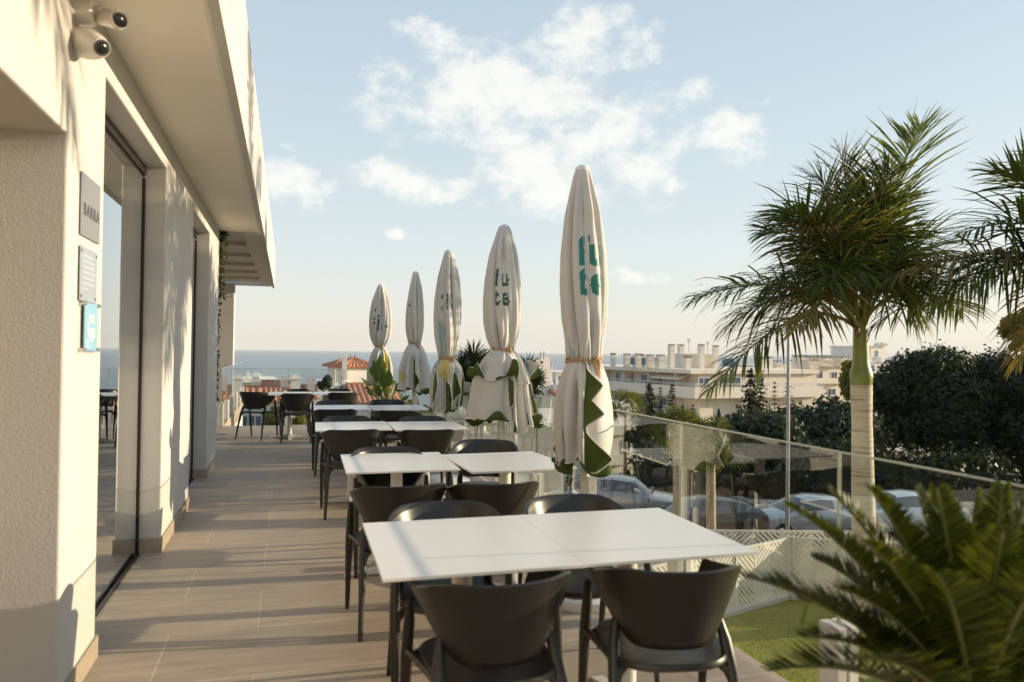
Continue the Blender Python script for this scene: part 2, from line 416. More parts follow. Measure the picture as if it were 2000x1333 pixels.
# skirting
t = 0.012
def skirt(x0, x1, y0, y1):
    mb = MB(); mb.box(x0, x1, y0, y1, 0.0, 0.105); mb.build('skirting', M_SKIRT, bld)
skirt(XW, XW+t, 3.30, 3.962); skirt(XW, XW+t, 5.838, 7.462); skirt(XW, XW+t, 9.008, 10.212); skirt(XW, XW+t, -5, 1.0)
skirt(-1.02, XW, 3.95, 3.962); skirt(-1.02, XW, 5.838, 5.85); skirt(-1.02, XW, 7.45, 7.462); skirt(-1.02, XW, 9.008, 9.02); skirt(-1.9, XW, 3.328, 3.34)
skirt(-6.0, XW, 10.2, 10.212)
# interior shell seen dimly through the doors
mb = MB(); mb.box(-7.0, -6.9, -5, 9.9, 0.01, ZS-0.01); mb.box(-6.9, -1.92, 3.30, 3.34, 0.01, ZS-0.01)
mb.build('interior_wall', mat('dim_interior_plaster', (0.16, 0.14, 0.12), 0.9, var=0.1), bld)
# sliding doors
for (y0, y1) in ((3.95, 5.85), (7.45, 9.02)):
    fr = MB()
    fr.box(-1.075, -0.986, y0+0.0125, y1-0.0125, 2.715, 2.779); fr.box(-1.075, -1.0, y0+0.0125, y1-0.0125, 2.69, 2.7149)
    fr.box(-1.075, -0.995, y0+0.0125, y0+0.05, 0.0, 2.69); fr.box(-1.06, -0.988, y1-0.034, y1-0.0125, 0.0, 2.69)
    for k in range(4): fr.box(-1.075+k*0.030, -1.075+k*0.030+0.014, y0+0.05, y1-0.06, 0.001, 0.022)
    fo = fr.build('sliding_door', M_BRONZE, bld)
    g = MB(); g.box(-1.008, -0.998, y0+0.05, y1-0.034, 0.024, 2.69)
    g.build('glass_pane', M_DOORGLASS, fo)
# low opening beside the camera
mb = MB(); mb.box(-1.88, -1.80, 1.0, 3.32, 0.0, 2.32)
mb.build('door', mat('beige_door_panel', (0.36, 0.30, 0.24), 0.6, var=0.06), bld)

# plaques on the first pier
M_STEEL = mat('brushed_steel_plate', (0.25, 0.25, 0.26), 0.42, var=0.06, vscale=30, metal=0.35, stretch=(1, 1, 14))
M_STEEL2 = mat('pale_blue_grey_plate', (0.27, 0.31, 0.36), 0.35, var=0.04, vscale=20)
p = thing('wall_plaque', 'grey brushed steel plaque reading BARRA, topmost of the three on the pier', 'sign', (XW, 3.68, 2.09), group='plaques on the white pier')
mb = MB(); mb.bbox(0.005, 0.009, -0.165, 0.165, -0.135, 0.135, 0.001); mb.build('plate', M_STEEL, p)
def mounts(p, ys, zs, ln, r, m):
    for sy in ys:
        for sz in zs: mb = MB(); mb.tube([(0, sy, sz), (ln, sy, sz)], r, 10); mb.build('mount', m, p)
mounts(p, (-.14, .14), (-.11, .11), 0.005, 0.008, M_BRONZE)
text_part('lettering', 'BARRA', 0.075, mat('black_lettering', (0.03, 0.03, 0.03), 0.5), p, (0.0096, 0.01, -0.02), (0, 1, 0), (0, 0, 1), bold=0.001, ext=0.0006, spacing=1.25)
p = thing('wall_plaque', 'pale blue-grey plaque with faint small print, middle of the three on the pier', 'sign', (XW, 3.66, 1.80), group='plaques on the white pier')
mb = MB(); mb.bbox(0.006, 0.010, -0.145, 0.145, -0.125, 0.110, 0.001); mb.build('plate', M_STEEL2, p)
mounts(p, (-.125, .125), (-.105, .09), 0.012, 0.007, M_BRONZE)
mb = MB(); rr = random.Random(5)
for k in range(7):
    z = 0.07-k*0.024; w = 0.05+rr.random()*0.055
    mb.box(0.0103, 0.0106, -0.10, -0.10+2*w, z, z+0.006)
mb.build('small_print', mat('pale_print', (0.42, 0.45, 0.48), 0.5), p)
p = thing('wall_plaque', 'light blue plaque under clear acrylic, lowest of the three on the pier', 'sign', (XW, 3.67, 1.565), group='plaques on the white pier')
mb = MB(); mb.box(0.014, 0.018, -0.095, 0.125, -0.105, 0.105); mb.build('plate', mat('light_blue_print', (0.22, 0.50, 0.72), 0.35, var=0.05), p)
mb = MB(); mb.box(0.0195, 0.0245, -0.14, 0.135, -0.115, 0.115); mb.build('acrylic_cover', M_GLASS, p)
mounts(p, (-.122, .12), (-.10, .10), 0.030, 0.009, mat('chrome_standoff', (0.5, 0.5, 0.5), 0.25, metal=1.0))
mwp = mat('white_lettering', (0.78, 0.80, 0.80), 0.5)
text_part('lettering', 'ma\nlaga', 0.085, mwp, p, (0.0186, 0.02, 0.012), (0, 1, 0), (0, 0, 1), bold=0.0016, ext=0.0004, line=0.72)
mb = MB()
for k, w in enumerate((.07, .05, .06)): mb.box(0.0182, 0.0186, -0.07, -0.07+w, -0.062-k*0.014, -0.056-k*0.014)
mb.build('small_print', mwp, p)

# security cameras
M_CAMW = mat('white_plastic_housing', (0.72, 0.68, 0.60), 0.4, var=0.03)
M_LENS = mat('black_lens', (0.01, 0.01, 0.01), 0.12, spec=0.8)
def dome_cam(loc, s, label, bullet):
    c = thing('security_camera', label, 'camera', loc, group='security cameras on the wall')
    mb = MB(); b = MB(); ln = MB(); rg = MB()
    mb.tube([(0, 0, 0), (0.055*s, 0, 0), (0.065*s, 0, 0)], [0.062*s, 0.06*s, 0.05*s], 24)
    aim = Vector((0.55, -0.62, -0.30)).normalized()
    if bullet:
        mb.tube([(0.06*s, 0, 0), (0.085*s, 0, 0.01*s), (0.10*s, -0.02*s, 0.0)], 0.022*s, 12)
        a0 = Vector((0.075*s, 0.03*s, 0.0))
        b.tube([a0, a0+aim*0.02*s, a0+aim*0.15*s], [0.022*s, 0.036*s, 0.036*s], 20)
        e = a0+aim*0.15*s
        b.tube([e-Vector((0, 0, -0.006*s)), e+aim*0.012*s-Vector((0, 0, -0.008*s))], [0.039*s, 0.034*s], 20, cap=False)
    else:
        a0 = Vector((0.03*s, 0.0, 0.0))
        b.tube([a0, a0+aim*0.05*s, a0+aim*0.105*s, a0+aim*0.145*s], [0.064*s, 0.062*s, 0.05*s, 0.036*s], 24)
        e = a0+aim*0.145*s
    rg.tube([e-aim*0.002, e+aim*0.003*s], 0.033*s, 20)
    ln.tube([e+aim*0.003*s, e+aim*0.006*s, e+aim*0.010*s], [0.024*s, 0.023*s, 0.012*s], 20)
    mb.build('mount', M_CAMW, c, smooth=True, auto=35); b.build('housing', M_CAMW, c, smooth=True, auto=35)
    rg.build('lens_ring', mat('black_ring', (0.02, 0.018, 0.016), 0.5), c); ln.build('lens', M_LENS, c, smooth=True)
dome_cam((XW, 3.42, 2.735), 0.98, 'white turret security camera with black lens, lower of the two on the wall', False)
dome_cam((XW, 3.44, 2.875), 1.0, 'white bullet security camera on a bracket, upper of the two under the soffit', True)

# ivy along the corner of the end wall
M_IVY = leaf_mat('ivy_leaf', (0.05, 0.07, 0.02), (0.13, 0.15, 0.04), (0.2, 0.2, 0.05), trans=0.3)
rr = random.Random(11); mb = MB()
def leaf_card(mb, c, nrm, s, rr, asp=0.6):
    nrm = Vector(nrm).normalized(); t = nrm.orthogonal().normalized(); t = Matrix.Rotation(rr.random()*2*pi, 3, nrm) @ t; u = nrm.cross(t)
    c = Vector(c); mb.poly([c-t*s, c+u*s*asp*0.9-t*0.1*s, c+t*s, c-u*s*asp*0.9-t*0.1*s])
for k in range(1500):
    z = 3.0-2.2*(rr.random()**1.9); w = (0.050 if z > 2.1 else 0.020)
    leaf_card(mb, (XW-0.03+rr.gauss(0, w), 10.27+rr.gauss(0, 0.04), z), (rr.gauss(0.4, .5), rr.gauss(-.2, .6), rr.gauss(.3, .5)), 0.018+rr.random()*0.018, rr)
o = mb.build('ivy', M_IVY); tag(o, 'green climbing plant hanging down the far corner of the white building', 'plant')

# ------------------------------------------------------------------ glass balustrades
def balustrade(name, label, p0, p1, n, post_h=0.41, z_top=1.09, first=True, last=True, group='glass balustrades of the terrace', postw=0.11, gm=None):
    p0 = Vector((*p0, 0)); p1 = Vector((*p1, 0)); dv = (p1-p0); L = dv.length; ang = atan2(dv.y, dv.x)
    b = thing(name, label, 'balustrade', p0, ang, group)
    st = L/n
    for k in range(n):
        g = MB(); g.box(k*st+0.006, (k+1)*st-0.006, -0.006, 0.006, 0.07, z_top); g.build('glass_panel', gm or M_GLASS, b)
    g = MB(); 
    for k in range(n): g.box(k*st+0.006, (k+1)*st-0.006, -0.0065, 0.0065, z_top, z_top+0.006)
    g.build('top_edge', M_GEDGE, b)
    for k in range(n+1):
        if (k == 0 and not first) or (k == n and not last): continue
        g = MB(); g.bbox(k*st-postw/2, k*st+postw/2, -0.05, -0.008, 0.0, post_h, 0.004); g.bbox(k*st-postw/2, k*st+postw/2, 0.008, 0.05, 0.0, post_h, 0.004); g.box(k*st-postw/2+.01, k*st+postw/2-.01, -0.008, 0.008, 0.0, 0.068)
        g.build('clamp_post', M_WMETAL, b)
        g = MB(); g.box(k*st-0.004, k*st+0.004, -0.007, 0.007, post_h-0.02, z_top+0.002); g.build('joint_strip', M_GEDGE, b)
    return b
balustrade('glass_balustrade', 'long glass balustrade beside the parasols along the lawn side of the terrace', (2.13, -0.04), (2.13, 14.9), 12, gm=M_SIDEGLASS)
balustrade('glass_balustrade', 'glass balustrade across the sea end of the terrace behind the farthest table', (2.13, 14.93), (-1.0, 14.93), 3, first=False, last=False)
balustrade('glass_balustrade', 'glass balustrade with close white posts beside the canopy column', (-1.17, 14.95), (-1.17, 21.9), 5)
# ------------------------------------------------------------------ chairs
def lerp(a, b, t): return a+(b-a)*t
def sstep(t): t = max(0, min(1, t)); return t*t*(3-2*t)
def make_chair():
    root = thing('armchair', 'black chair', 'chair')
    # wrap-round back and arms
    NU, NV = 48, 10; PHI = radians(122)
    def outer(u, v):
        ph = u*PHI; k = abs(u)
        top = 0.775-0.085*sstep((k-0.30)/0.70)
        bot = 0.500+0.060*sstep((k-0.35)/0.65)
        ex = 0.86
        sx = math.copysign(abs(sin(ph))**ex, sin(ph)); cx = math.copysign(abs(cos(ph))**ex, cos(ph))
        tt = lerp(0.64, 1.0, v**0.80)
        a = 0.256*tt; b = lerp(0.185, 0.268, v)
        lean = 0.0
        return Vector((a*sx, -b*cx+lean+(0.03 if k > .8 else 0)*sstep((k-.8)/.2), lerp(bot, top, v)))
    T = 0.013
    def nrm(u, v):
        e = 1e-3
        du = outer(min(1, u+e), v)-outer(max(-1, u-e), v); dv = outer(u, min(1, v+e))-outer(u, max(0, v-e))
        return du.cross(dv).normalized()
    rows = []
    us = [-1+2*i/NU for i in range(NU+1)]; vs = [j/NV for j in range(NV+1)]
    for u in us:
        ring = []
        for v in vs: ring.append(outer(u, v)+nrm(u, v)*T/2)
        pt = outer(u, 1); ring.append(pt+Vector((0, 0, 0.004)))
        for v in reversed(vs): ring.append(outer(u, v)-nrm(u, v)*T/2)
        ring.append(outer(u, 0)+Vector((0, 0, -0.004)))
        rows.append(ring)
    mb = MB(); ids = mb.grid(rows, closed=True); mb.face(ids[0]); mb.face(ids[-1][::-1])
    mb.build('backrest', M_CHAIR, root, smooth=True, auto=60)
    # seat pan
    mb = MB(); N = 40; rows = []
    def rim(th, s): 
        e = 0.62
        x = math.copysign(abs(cos(th))**e, cos(th))*0.215*s*(1+0.06*sin(th)); y = math.copysign(abs(sin(th))**e, sin(th))*0.225*s+0.015
        return x, y
    for s, z in ((0.02, 0.418), (0.6, 0.420), (0.93, 0.426), (1.0, 0.438), (1.0, 0.446), (0.975, 0.456), (0.9, 0.456), (0.55, 0.447), (0.02, 0.444)):
        rows.append([(*rim(2*pi*k/N, s), z) for k in range(N)])
    ids = mb.grid(rows, closed=True); mb.face(ids[0][::-1]); mb.face(ids[-1])
    mb.build('seat', M_CHAIR, root, smooth=True, auto=50)
    for sx in (-1, 1):
        # front leg runs up to carry the arm
        mb = MB()
        mb.tube([(sx*0.236, 0.255, 0), (sx*0.237, 0.225, 0.22), (sx*0.237, 0.195, 0.42), (sx*0.236, 0.165, 0.54), (sx*0.238, 0.145, 0.63)], [0.012, 0.017, 0.022, 0.020, 0.013], 10, flat=0.8)
        mb.tube([(sx*0.242, 0.20, 0.355), (sx*0.228, 0.19, 0.405), (sx*0.195, 0.165, 0.434)], [0.010, 0.016, 0.015], 8)
        mb.build('leg', M_CHAIR, root, smooth=True, auto=60)
        mb = MB()
        mb.tube([(sx*0.228, -0.245, 0), (sx*0.216, -0.195, 0.22), (sx*0.205, -0.140, 0.40), (sx*0.197, -0.095, 0.49), (sx*0.184, -0.066, 0.565)], [0.012, 0.017, 0.022, 0.022, 0.012], 10, flat=0.8)
        mb.tube([(sx*0.208, -0.155, 0.345), (sx*0.190, -0.135, 0.405), (sx*0.150, -0.11, 0.434)], [0.010, 0.017, 0.015], 8)
        mb.tube([(sx*0.200, -0.125, 0.44), (sx*0.213, 0.02, 0.437), (sx*0.236, 0.175, 0.437)], 0.014, 8)
        mb.build('leg', M_CHAIR, root, smooth=True, auto=60)
    return root
CHAIR = make_chair()
# x, y, turn (degrees, 0 = facing the sea), label
CH = [
 (0.665, 2.40, 3, 'black barrel-back armchair at the camera side of the nearest table pair, beside the aisle'),
 (1.295, 2.37, -11, 'black barrel-back armchair at the camera side of the nearest table pair, beside the balustrade'),
 (0.68, 3.13, 176, 'black armchair on the sea side of the nearest table pair, beside the aisle'),
 (1.32, 3.15, 186, 'black armchair on the sea side of the nearest table pair, beside the nearest parasol'),
 (0.60, 4.07, 2, 'black armchair at the camera side of the second table pair, aisle end'),
 (1.12, 4.02, -3, 'black armchair at the camera side of the second table pair, parasol end'),
 (0.69, 5.14, 180, 'black armchair on the sea side of the second table pair, aisle end'),
 (1.45, 5.44, 158, 'black armchair pulled out at an angle on the sea side of the second table pair'),
 (0.57, 6.84, 0, 'black armchair at the camera side of the third table pair, aisle end'),
 (1.24, 6.72, -4, 'black armchair at the camera side of the third table pair, parasol end'),
 (0.62, 7.76, 182, 'black armchair on the sea side of the third table pair, aisle end'),
 (1.38, 7.60, 176, 'black armchair on the sea side of the third table pair, parasol end'),
 (0.57, 9.12, 0, 'black armchair at the camera side of the fourth table pair, aisle end'),
 (1.32, 8.80, -22, 'black armchair turned askew at the camera side of the fourth table pair'),
 (0.64, 10.22, 180, 'black armchair on the sea side of the fourth table pair, aisle end'),
 (1.36, 10.30, 180, 'black armchair on the sea side of the fourth table pair, before the potted plant'),
 (-0.45, 12.84, -28, 'black armchair standing clear of the farthest table, nearest to the building'),
 (0.18, 12.36, -3, 'black armchair with legs in plain view at the camera side of the farthest table pair'),
 (0.90, 12.60, 2, 'black armchair at the camera side of the farthest table pair, parasol end'),
 (0.16, 13.28, 180, 'black armchair on the sea side of the farthest table pair, building end'),
 (0.86, 13.36, 180, 'black armchair on the sea side of the farthest table pair, parasol end'),
]
for i, (x, y, a, lb) in enumerate(CH):
    if i == 0:
        CHAIR.location = (x, y, 0); CHAIR.rotation_euler = (0, 0, radians(a)); CHAIR['label'] = lb; CHAIR['group'] = 'black armchairs round the terrace tables'
    else: dup(CHAIR, (x, y, 0), radians(a), lb)

# ------------------------------------------------------------------ tables
def make_table():
    root = thing('table', 'white table', 'table')
    w, dp = 0.70, 0.80
    mb = MB(); mb.bbox(-w/2, w/2, -dp/2, dp/2, 0.728, 0.740, 0.0013); mb.build('tabletop', M_TABLE, root)
    mb = MB(); mb.tube([(0, 0, 0.055), (0, 0, 0.722)], 0.040, 20); mb.bbox(-0.16, 0.16, -0.16, 0.16, 0.7205, 0.7275, 0.002)
    mb.build('pedestal', M_WMETAL, root, smooth=True, auto=40)
    for a in range(4):
        M = Matrix.Rotation(a*pi/2, 4, 'Z')
        mb = MB()
        pr = [(0.03, 0.030), (0.25, 0.024), (0.315, 0.012), (0.33, 0.001), (0.28, 0.001), (0.26, 0.008), (0.03, 0.008)]
        pts = [M @ Vector((x, -0.026, z+(0.03 if 0.02 < x < 0.1 and z > .02 else 0))) for x, z in pr]
        mb.extrude(pts, M.to_3x3() @ Vector((0, 0.052, 0)))
        mb.build('foot', M_WMETAL, root)
    return root
TABLE = make_table()
TB = [
 (0.665, 2.80, -1.0, 'white rectangular table, aisle half of the nearest pair'),
 (1.3655, 2.79, -1.0, 'white rectangular table, balustrade half of the nearest pair'),
 (0.715, 4.93, -1.5, 'white rectangular table, aisle half of the second pair from the camera'),
 (1.430, 4.80, 2.5, 'white rectangular table, parasol half of the second pair, set slightly askew'),
 (0.625, 7.33, -2.0, 'white rectangular table, aisle half of the third pair from the camera'),
 (1.335, 7.24, -1.0, 'white rectangular table, parasol half of the third pair from the camera'),
 (0.690, 9.68, -1.5, 'white rectangular table, aisle half of the fourth pair from the camera'),
 (1.400, 9.58, -1.5, 'white rectangular table, parasol half of the fourth pair, near the potted plant'),
 (0.075, 12.88, 0.5, 'white rectangular table, building half of the farthest pair at the sea end'),
 (0.785, 12.86, 0.3, 'white rectangular table, parasol half of the farthest pair at the sea end'),
]
for i, (x, y, a, lb) in enumerate(TB):
    if i == 0:
        TABLE.location = (x, y, 0); TABLE.rotation_euler = (0, 0, radians(a)); TABLE['label'] = lb; TABLE['group'] = 'white tables set in pairs along the terrace'
    else: dup(TABLE, (x, y, 0), radians(a), lb)

# ------------------------------------------------------------------ closed parasols
M_CLOTH = mat('off_white_canvas', (0.63, 0.605, 0.565), 0.85, var=0.03, vscale=3, bump=0.15, bscale=220, spec=0.15, trans=0.12)
M_GREEN = mat('leaf_print_canvas', (0.040, 0.075, 0.018), 0.8, col2=(0.11, 0.145, 0.035), vscale=5, spec=0.15, trans=0.12, stretch=(1, 1, .35))
M_YELL = mat('yellow_print_canvas', (0.62, 0.47, 0.13), 0.8, col2=(0.62, 0.56, 0.30), vscale=9, spec=0.15, trans=0.12)
M_BLUE = mat('blue_print_canvas', (0.28, 0.42, 0.48), 0.8, col2=(0.42, 0.52, 0.54), vscale=6, spec=0.15, trans=0.12)
M_TEAL = mat('teal_print', (0.045, 0.20, 0.175), 0.8, spec=0.15, var=0.08)
M_DTEAL = mat('dark_green_print', (0.05, 0.11, 0.095), 0.8, spec=0.15, var=0.08)
M_HEM = mat('white_hem_tape', (0.74, 0.70, 0.62), 0.8)
PM = [M_CLOTH, M_GREEN, M_YELL, M_BLUE]

def parasol(loc, ztop, ztie, zhem, rmax, skirt_prof, rt, seed, label, text=None, prints=(), lean=(0, 0), flaps=(), hemkick=.02, hemcurl=.03, tier=0):
    rr = random.Random(seed)
    root = thing('parasol', label, 'parasol', loc, 0, 'closed parasols along the balustrade')
    # base, pole, finial
    mb = MB(); mb.lathe((0, 0, 0), [(0.27, 0.0), (0.275, 0.01), (0.27, 0.05), (0.22, 0.075), (0.06, 0.085)], 40); mb.lathe((0, 0, 0.085), [(0.045, 0), (0.045, 0.16), (0.04, 0.17)], 20)
    mb.build('base', M_WMETAL, root, smooth=True, auto=40)
    mb = MB(); mb.tube([(0, 0, 0.08), (lean[0]*0.45, lean[1]*0.45, ztop*.45), (lean[0], lean[1], ztop-0.05)], 0.026, 14); mb.build('pole', M_WMETAL, root, smooth=True, auto=50)
    mb = MB(); cz = zhem-0.20
    mb.box(-0.006, 0.05, -0.036, -0.026, cz-0.06, cz+0.16); mb.tube([(0.03, -0.04, cz), (0.03, -0.055, cz)], 0.014, 10); mb.tube([(0.03, -0.04, cz+.09), (0.03, -0.052, cz+.09)], 0.012, 10)
    mb.build('crank', M_WMETAL, root)
    mb = MB(); mb.lathe((lean[0], lean[1], ztop-0.03), [(0.046, 0), (0.044, 0.018), (0.026, 0.032), (0.004, 0.038)], 20); mb.build('cap', M_WMETAL, root, smooth=True, auto=50)
    # gathered upper cloth
    NR = 8; ph = [rr.random()*6.28 for _ in range(8)]; am = [rr.uniform(.5, 1.1) for _ in range(8)]
    ztop_c = ztop-0.02; tang = radians(text['ang']) if text and 'calm' in text else None
    def base_r(t):
        K = ((0, .30), (.04, .40), (.20, .66), (.45, .93), (.62, 1.0), (.78, .95), (.9, .80), (1.0, rt/rmax))
        for (a, va), (b, vb) in zip(K, K[1:]):
            if t <= b: return rmax*lerp(va, vb, (t-a)/(b-a))
        return rt
    def ctr(z): 
        f = z/ztop; return lean[0]*f, lean[1]*f
    def surf(th, t):
        z = lerp(ztop_c, ztie, t)
        R = base_r(t)
        drift = 0.35*sin(2.2*t+ph[0])
        w = NR*(th+drift)/1.0
        saw = abs(sin(0.5*w+ph[1]))**0.75                          # sharp valleys between soft tubes
        tri = abs(sin(0.5*w*1.62+ph[2]+2*t))
        deep = min(1, t*4)*(1-0.35*sstep((t-.8)/.2))
        A = 0.080*rmax/0.17*deep
        if tang is not None:
            da = abs((th-tang+pi) % (2*pi)-pi)
            calm = (1-sstep((da-.35)/.5))*sstep((t-.22)/.12)*(1-sstep((t-.72)/.14)); A *= 1-0.62*calm
        r = R*(1-0.02) + A*(saw-0.62)*am[int((w/(2*pi)) % 8)] + A*0.30*(tri-0.6)
        r += 0.10*R*sin(2*th+ph[3]+1.3*t)*deep + 0.05*R*sin(3*th+ph[4]-2*t)*deep
        if t > 0.86: r += 0.007*sin(26*th+ph[5])*sstep((t-.86)/.1)
        r = max(0.03, r); c = ctr(z)
        return Vector((c[0]+r*cos(th), c[1]+r*sin(th), z))
    NT, NZ = 220, 46
    mb = MB(); rows = [[surf(2*pi*k/NT, j/NZ) for k in range(NT)] for j in range(NZ+1)]
    ids = mb.grid(rows, closed=True)
    # printed patches near the tie
    for f in range(len(mb.f)):
        j, k = divmod(f, NT); t = j/NZ; th = 2*pi*k/NT
        for q_ in prints:
            if q_[0] == 'up':
                _, a0, a1, t0, t1, mi = q_
                da = (th-radians(a0)) % (2*pi); wd = (radians(a1-a0)) % (2*pi)
                if da < wd and t > t0 + 0.10*abs(2*da/wd-1) and t < t1: mb.mi[f] = mi
    cloth = mb.build('canopy', PM, root, smooth=True)
    solidify(cloth, 0.003, -1); 
    # loose cloth below the tie: one ruffled skirt, with edges turned back that show the printed lining
    L0 = ztie-zhem; nf = 3.0; qh = [rr.random()*6.28 for _ in range(9)]
    SR = skirt_prof
    def sk_r(v):
        for (a, va), (b, vb) in zip(SR, SR[1:]):
            if v <= b: return lerp(va, vb, sstep((v-a)/(b-a)) if a > 0 else sin(.5*pi*(v-a)/(b-a)))
        return SR[-1][1]
    def sk(th, v, out=0.0):
        w = th+0.55*sin(th+qh[0])+0.30*sin(2*th+qh[1])
        amp = SR[2][1]*0.21*sstep(v*2.2)
        r = sk_r(v)+amp*(1.9*(abs(sin(3*w+qh[2]*.5+0.45*v))**.8-.62)+0.5*sin(11*w+qh[3]-1.4*v)+0.25*sin(19*w+qh[4]+2*v))
        r += 0.007*sin(17*th+qh[5])*(1-sstep(v*4))+0.035*SR[2][1]/.2*sin(2*th+qh[6])*v
        r += hemkick*sstep((v-.82)/.18)*(0.5+0.5*sin(5*w+qh[7]))
        L = L0*(0.90+0.055*sin(3*w+qh[7])+0.040*sin(7*w+qh[8])+0.05*abs(sin(1.5*th+qh[2])))
        z = ztie-L*v; c = ctr(z); r = max(.02, r)+out
        ph_ = th+0.10*sin(6*w+qh[2]+1.2)*sstep(v*2)
        return Vector((c[0]+r*cos(ph_), c[1]+r*sin(ph_), z))
    NS, NV = 240, 34; skm = MB(); rows = [[sk(2*pi*k/NS, j/NV) for k in range(NS)] for j in range(NV+1)]
    def curl(rows, C, ks, phs, out=0.0):
        # hem rolled outwards and up, so that the lining shows along it
        last = rows[-1]; ext = []
        for q in range(1, 8):
            a = q/7*pi*.80; row = []
            for k, p in enumerate(last):
                th = 2*pi*k/NS; c = C*max(0, .25+.75*sin(ks*th+phs)+.45*sin((2*ks+1)*th+1.7*phs))
                er = Vector((cos(th), sin(th), 0)); row.append(p+er*(c*sin(a))*1.15+Vector((0, 0, c*(1-cos(a))*.95-0.0006*q)))
            ext.append(row)
        return rows+ext
    rows = curl(rows, hemcurl, 3, qh[1])
    skm.grid(rows, closed=True)
    face_cam = atan2(-loc[1], -loc[0])
    for q in prints:
        if q[0] != 'skirt': continue
        _, a0, hw_, v0, v1, mi = q
        for f in range(len(skm.f)):
            j, k = divmod(f, NS); da = (2*pi*(k+.5)/NS-(face_cam+radians(a0))+pi) % (2*pi)-pi; v = (j+.5)/NV
            if (da/radians(hw_))**2+((v-(v0+v1)/2)/((v1-v0)/2))**2 < 1: skm.mi[f] = mi
    so_ = skm.build('skirt', [M_CLOTH, M_GREEN, M_YELL, M_BLUE, M_GREEN, M_GREEN, M_GREEN, M_GREEN], cloth, smooth=True)
    for pl in so_.data.polygons: pl.flip()
    solidify(so_, 0.0035, -1, moff=4)
    hems = [rows[-1]+[rows[-1][0]]]
    if tier:
        tm = MB(); tr = curl([[sk(2*pi*k/NS+.35, tier*(1+.10*sin(4*2*pi*k/NS+qh[3]))*j/14, .004+.016*j/14) for k in range(NS)] for j in range(15)], .060, 4, qh[2])
        tm.grid(tr, closed=True); to = tm.build('skirt_tier', [M_CLOTH, M_GREEN], cloth, smooth=True)
        for pl in to.data.polygons: pl.flip()
        solidify(to, 0.003, -1, moff=1); hems.append(tr[-1]+[tr[-1][0]])
    for (aoff, sgn, table, mi) in flaps:
        fm = MB(); NR_, NC = 44, 12; th0 = face_cam+radians(aoff); frows = []; v0, v1 = table[0][0], table[-1][0]
        def wid(v):
            for (a, va), (b, vb) in zip(table, table[1:]):
                if v <= b: return lerp(va, vb, (v-a)/(b-a))
            return table[-1][1]
        for j in range(NR_+1):
            v = v0+(v1-v0)*j/NR_; w_ = wid(v); row = []
            for i in range(NC+1):
                s_ = i/NC; base = sk(th0, v, 0.006); R = max(.05, sk_r(v))
                p_ = sk(th0+sgn*s_*w_/R*0.75, v, 0.008); er = Vector((cos(th0+sgn*.5), sin(th0+sgn*.5), 0)); et = Vector((-sin(th0), cos(th0), 0))*sgn
                q_ = base+et*w_*s_+Vector((cos(th0), sin(th0), 0))*(0.010+0.11*s_*s_*w_/.12)
                row.append(p_.lerp(q_, .5*s_)+er*(0.012*s_+.006*sin(9*v+5*s_)))
            frows.append(row)
        ids = fm.grid(frows)
        if sgn > 0: fm.f = [f[::-1] for f in fm.f]
        fl = fm.build('turned_back_edge', [(M_CLOTH, M_GREEN, M_YELL, M_BLUE)[mi], M_CLOTH], cloth, smooth=True)
        if True:
            md = solidify(fl, 0.003, 0, moff=1)
        hems.append([r[-1] for r in frows])
    hm = MB()
    for pts in hems: hm.tube(pts, 0.0040, 6)
    hm.build('hem', M_HEM, cloth, smooth=True)
    # rope
    c = ctr(ztie); mb = MB()
    for q in range(3):
        z = ztie+(q-1)*0.011; tw = [(c[0]+(rt+0.012)*cos(a)*(1+.03*sin(3*a+q)), c[1]+(rt+0.012)*sin(a)*(1+.03*sin(3*a+q)), z+0.008*sin(a*2+q+ph[6])) for a in [2*pi*k/40 for k in range(41)]]
        mb.tube(tw, 0.0068, 8)
    ka = radians(-75); kp = Vector((c[0]+(rt+.02)*cos(ka), c[1]+(rt+.02)*sin(ka), ztie))
    mb.tube([kp+Vector((.0, 0, .012)), kp+Vector((.012, -.014, -.01)), kp+Vector((.016, -.012, -.08)), kp+Vector((.008, -.018, -.16)), kp+Vector((.0, -.018, -.21))], [.010, .012, .007, .007, .006], 8)
    mb.tube([kp+Vector((.01, 0, .01)), kp+Vector((-.012, -.012, -.01)), kp+Vector((.002, -.02, -.07)), kp+Vector((.012, -.018, -.13))], [.010, .011, .007, .006], 8)
    mb.build('rope', M_ROPE, root, smooth=True)
    # printed lettering laid on the cloth
    if text:
        me = text_mesh(text['s'], text['size'], text.get('bold', 0.012), 0.0, 1.0, 'CENTER', text.get('line', 0.62))
        bm = bmesh.new(); bm.from_mesh(me)
        xs = [v.co.x for v in bm.verts]; yy = [v.co.y for v in bm.verts]
        for lo, hi, ax in ((min(xs), max(xs), Vector((1, 0, 0))), (min(yy), max(yy), Vector((0, 1, 0)))):
            k = lo+0.006
            while k < hi:
                bmesh.ops.bisect_plane(bm, geom=bm.verts[:]+bm.edges[:]+bm.faces[:], plane_co=ax*k, plane_no=ax); k += 0.006
        a0 = radians(text['ang']); zc = text['z']
        for v in bm.verts:
            x, y = v.co.x, v.co.y
            
            ro = radians(text.get('rot', 0)); x, y = x*cos(ro)-y*sin(ro), x*sin(ro)+y*cos(ro)
            t = (ztop_c-(zc+y))/(ztop_c-ztie); th = a0+math.asin(max(-.99, min(.99, x*text.get('sq', 1.0)/rmax)))
            q = surf(th, t); c = ctr(q.z); n_ = Vector((q.x-c[0], q.y-c[1], 0)).normalized(); v.co = q+n_*0.0035
        me2 = D.meshes.new('lettering'); bm.to_mesh(me2); bm.free(); me2.materials.append(text.get('m', M_TEAL))
        o = D.objects.new('lettering', me2); COL.objects.link(o); o.parent = cloth
    return root
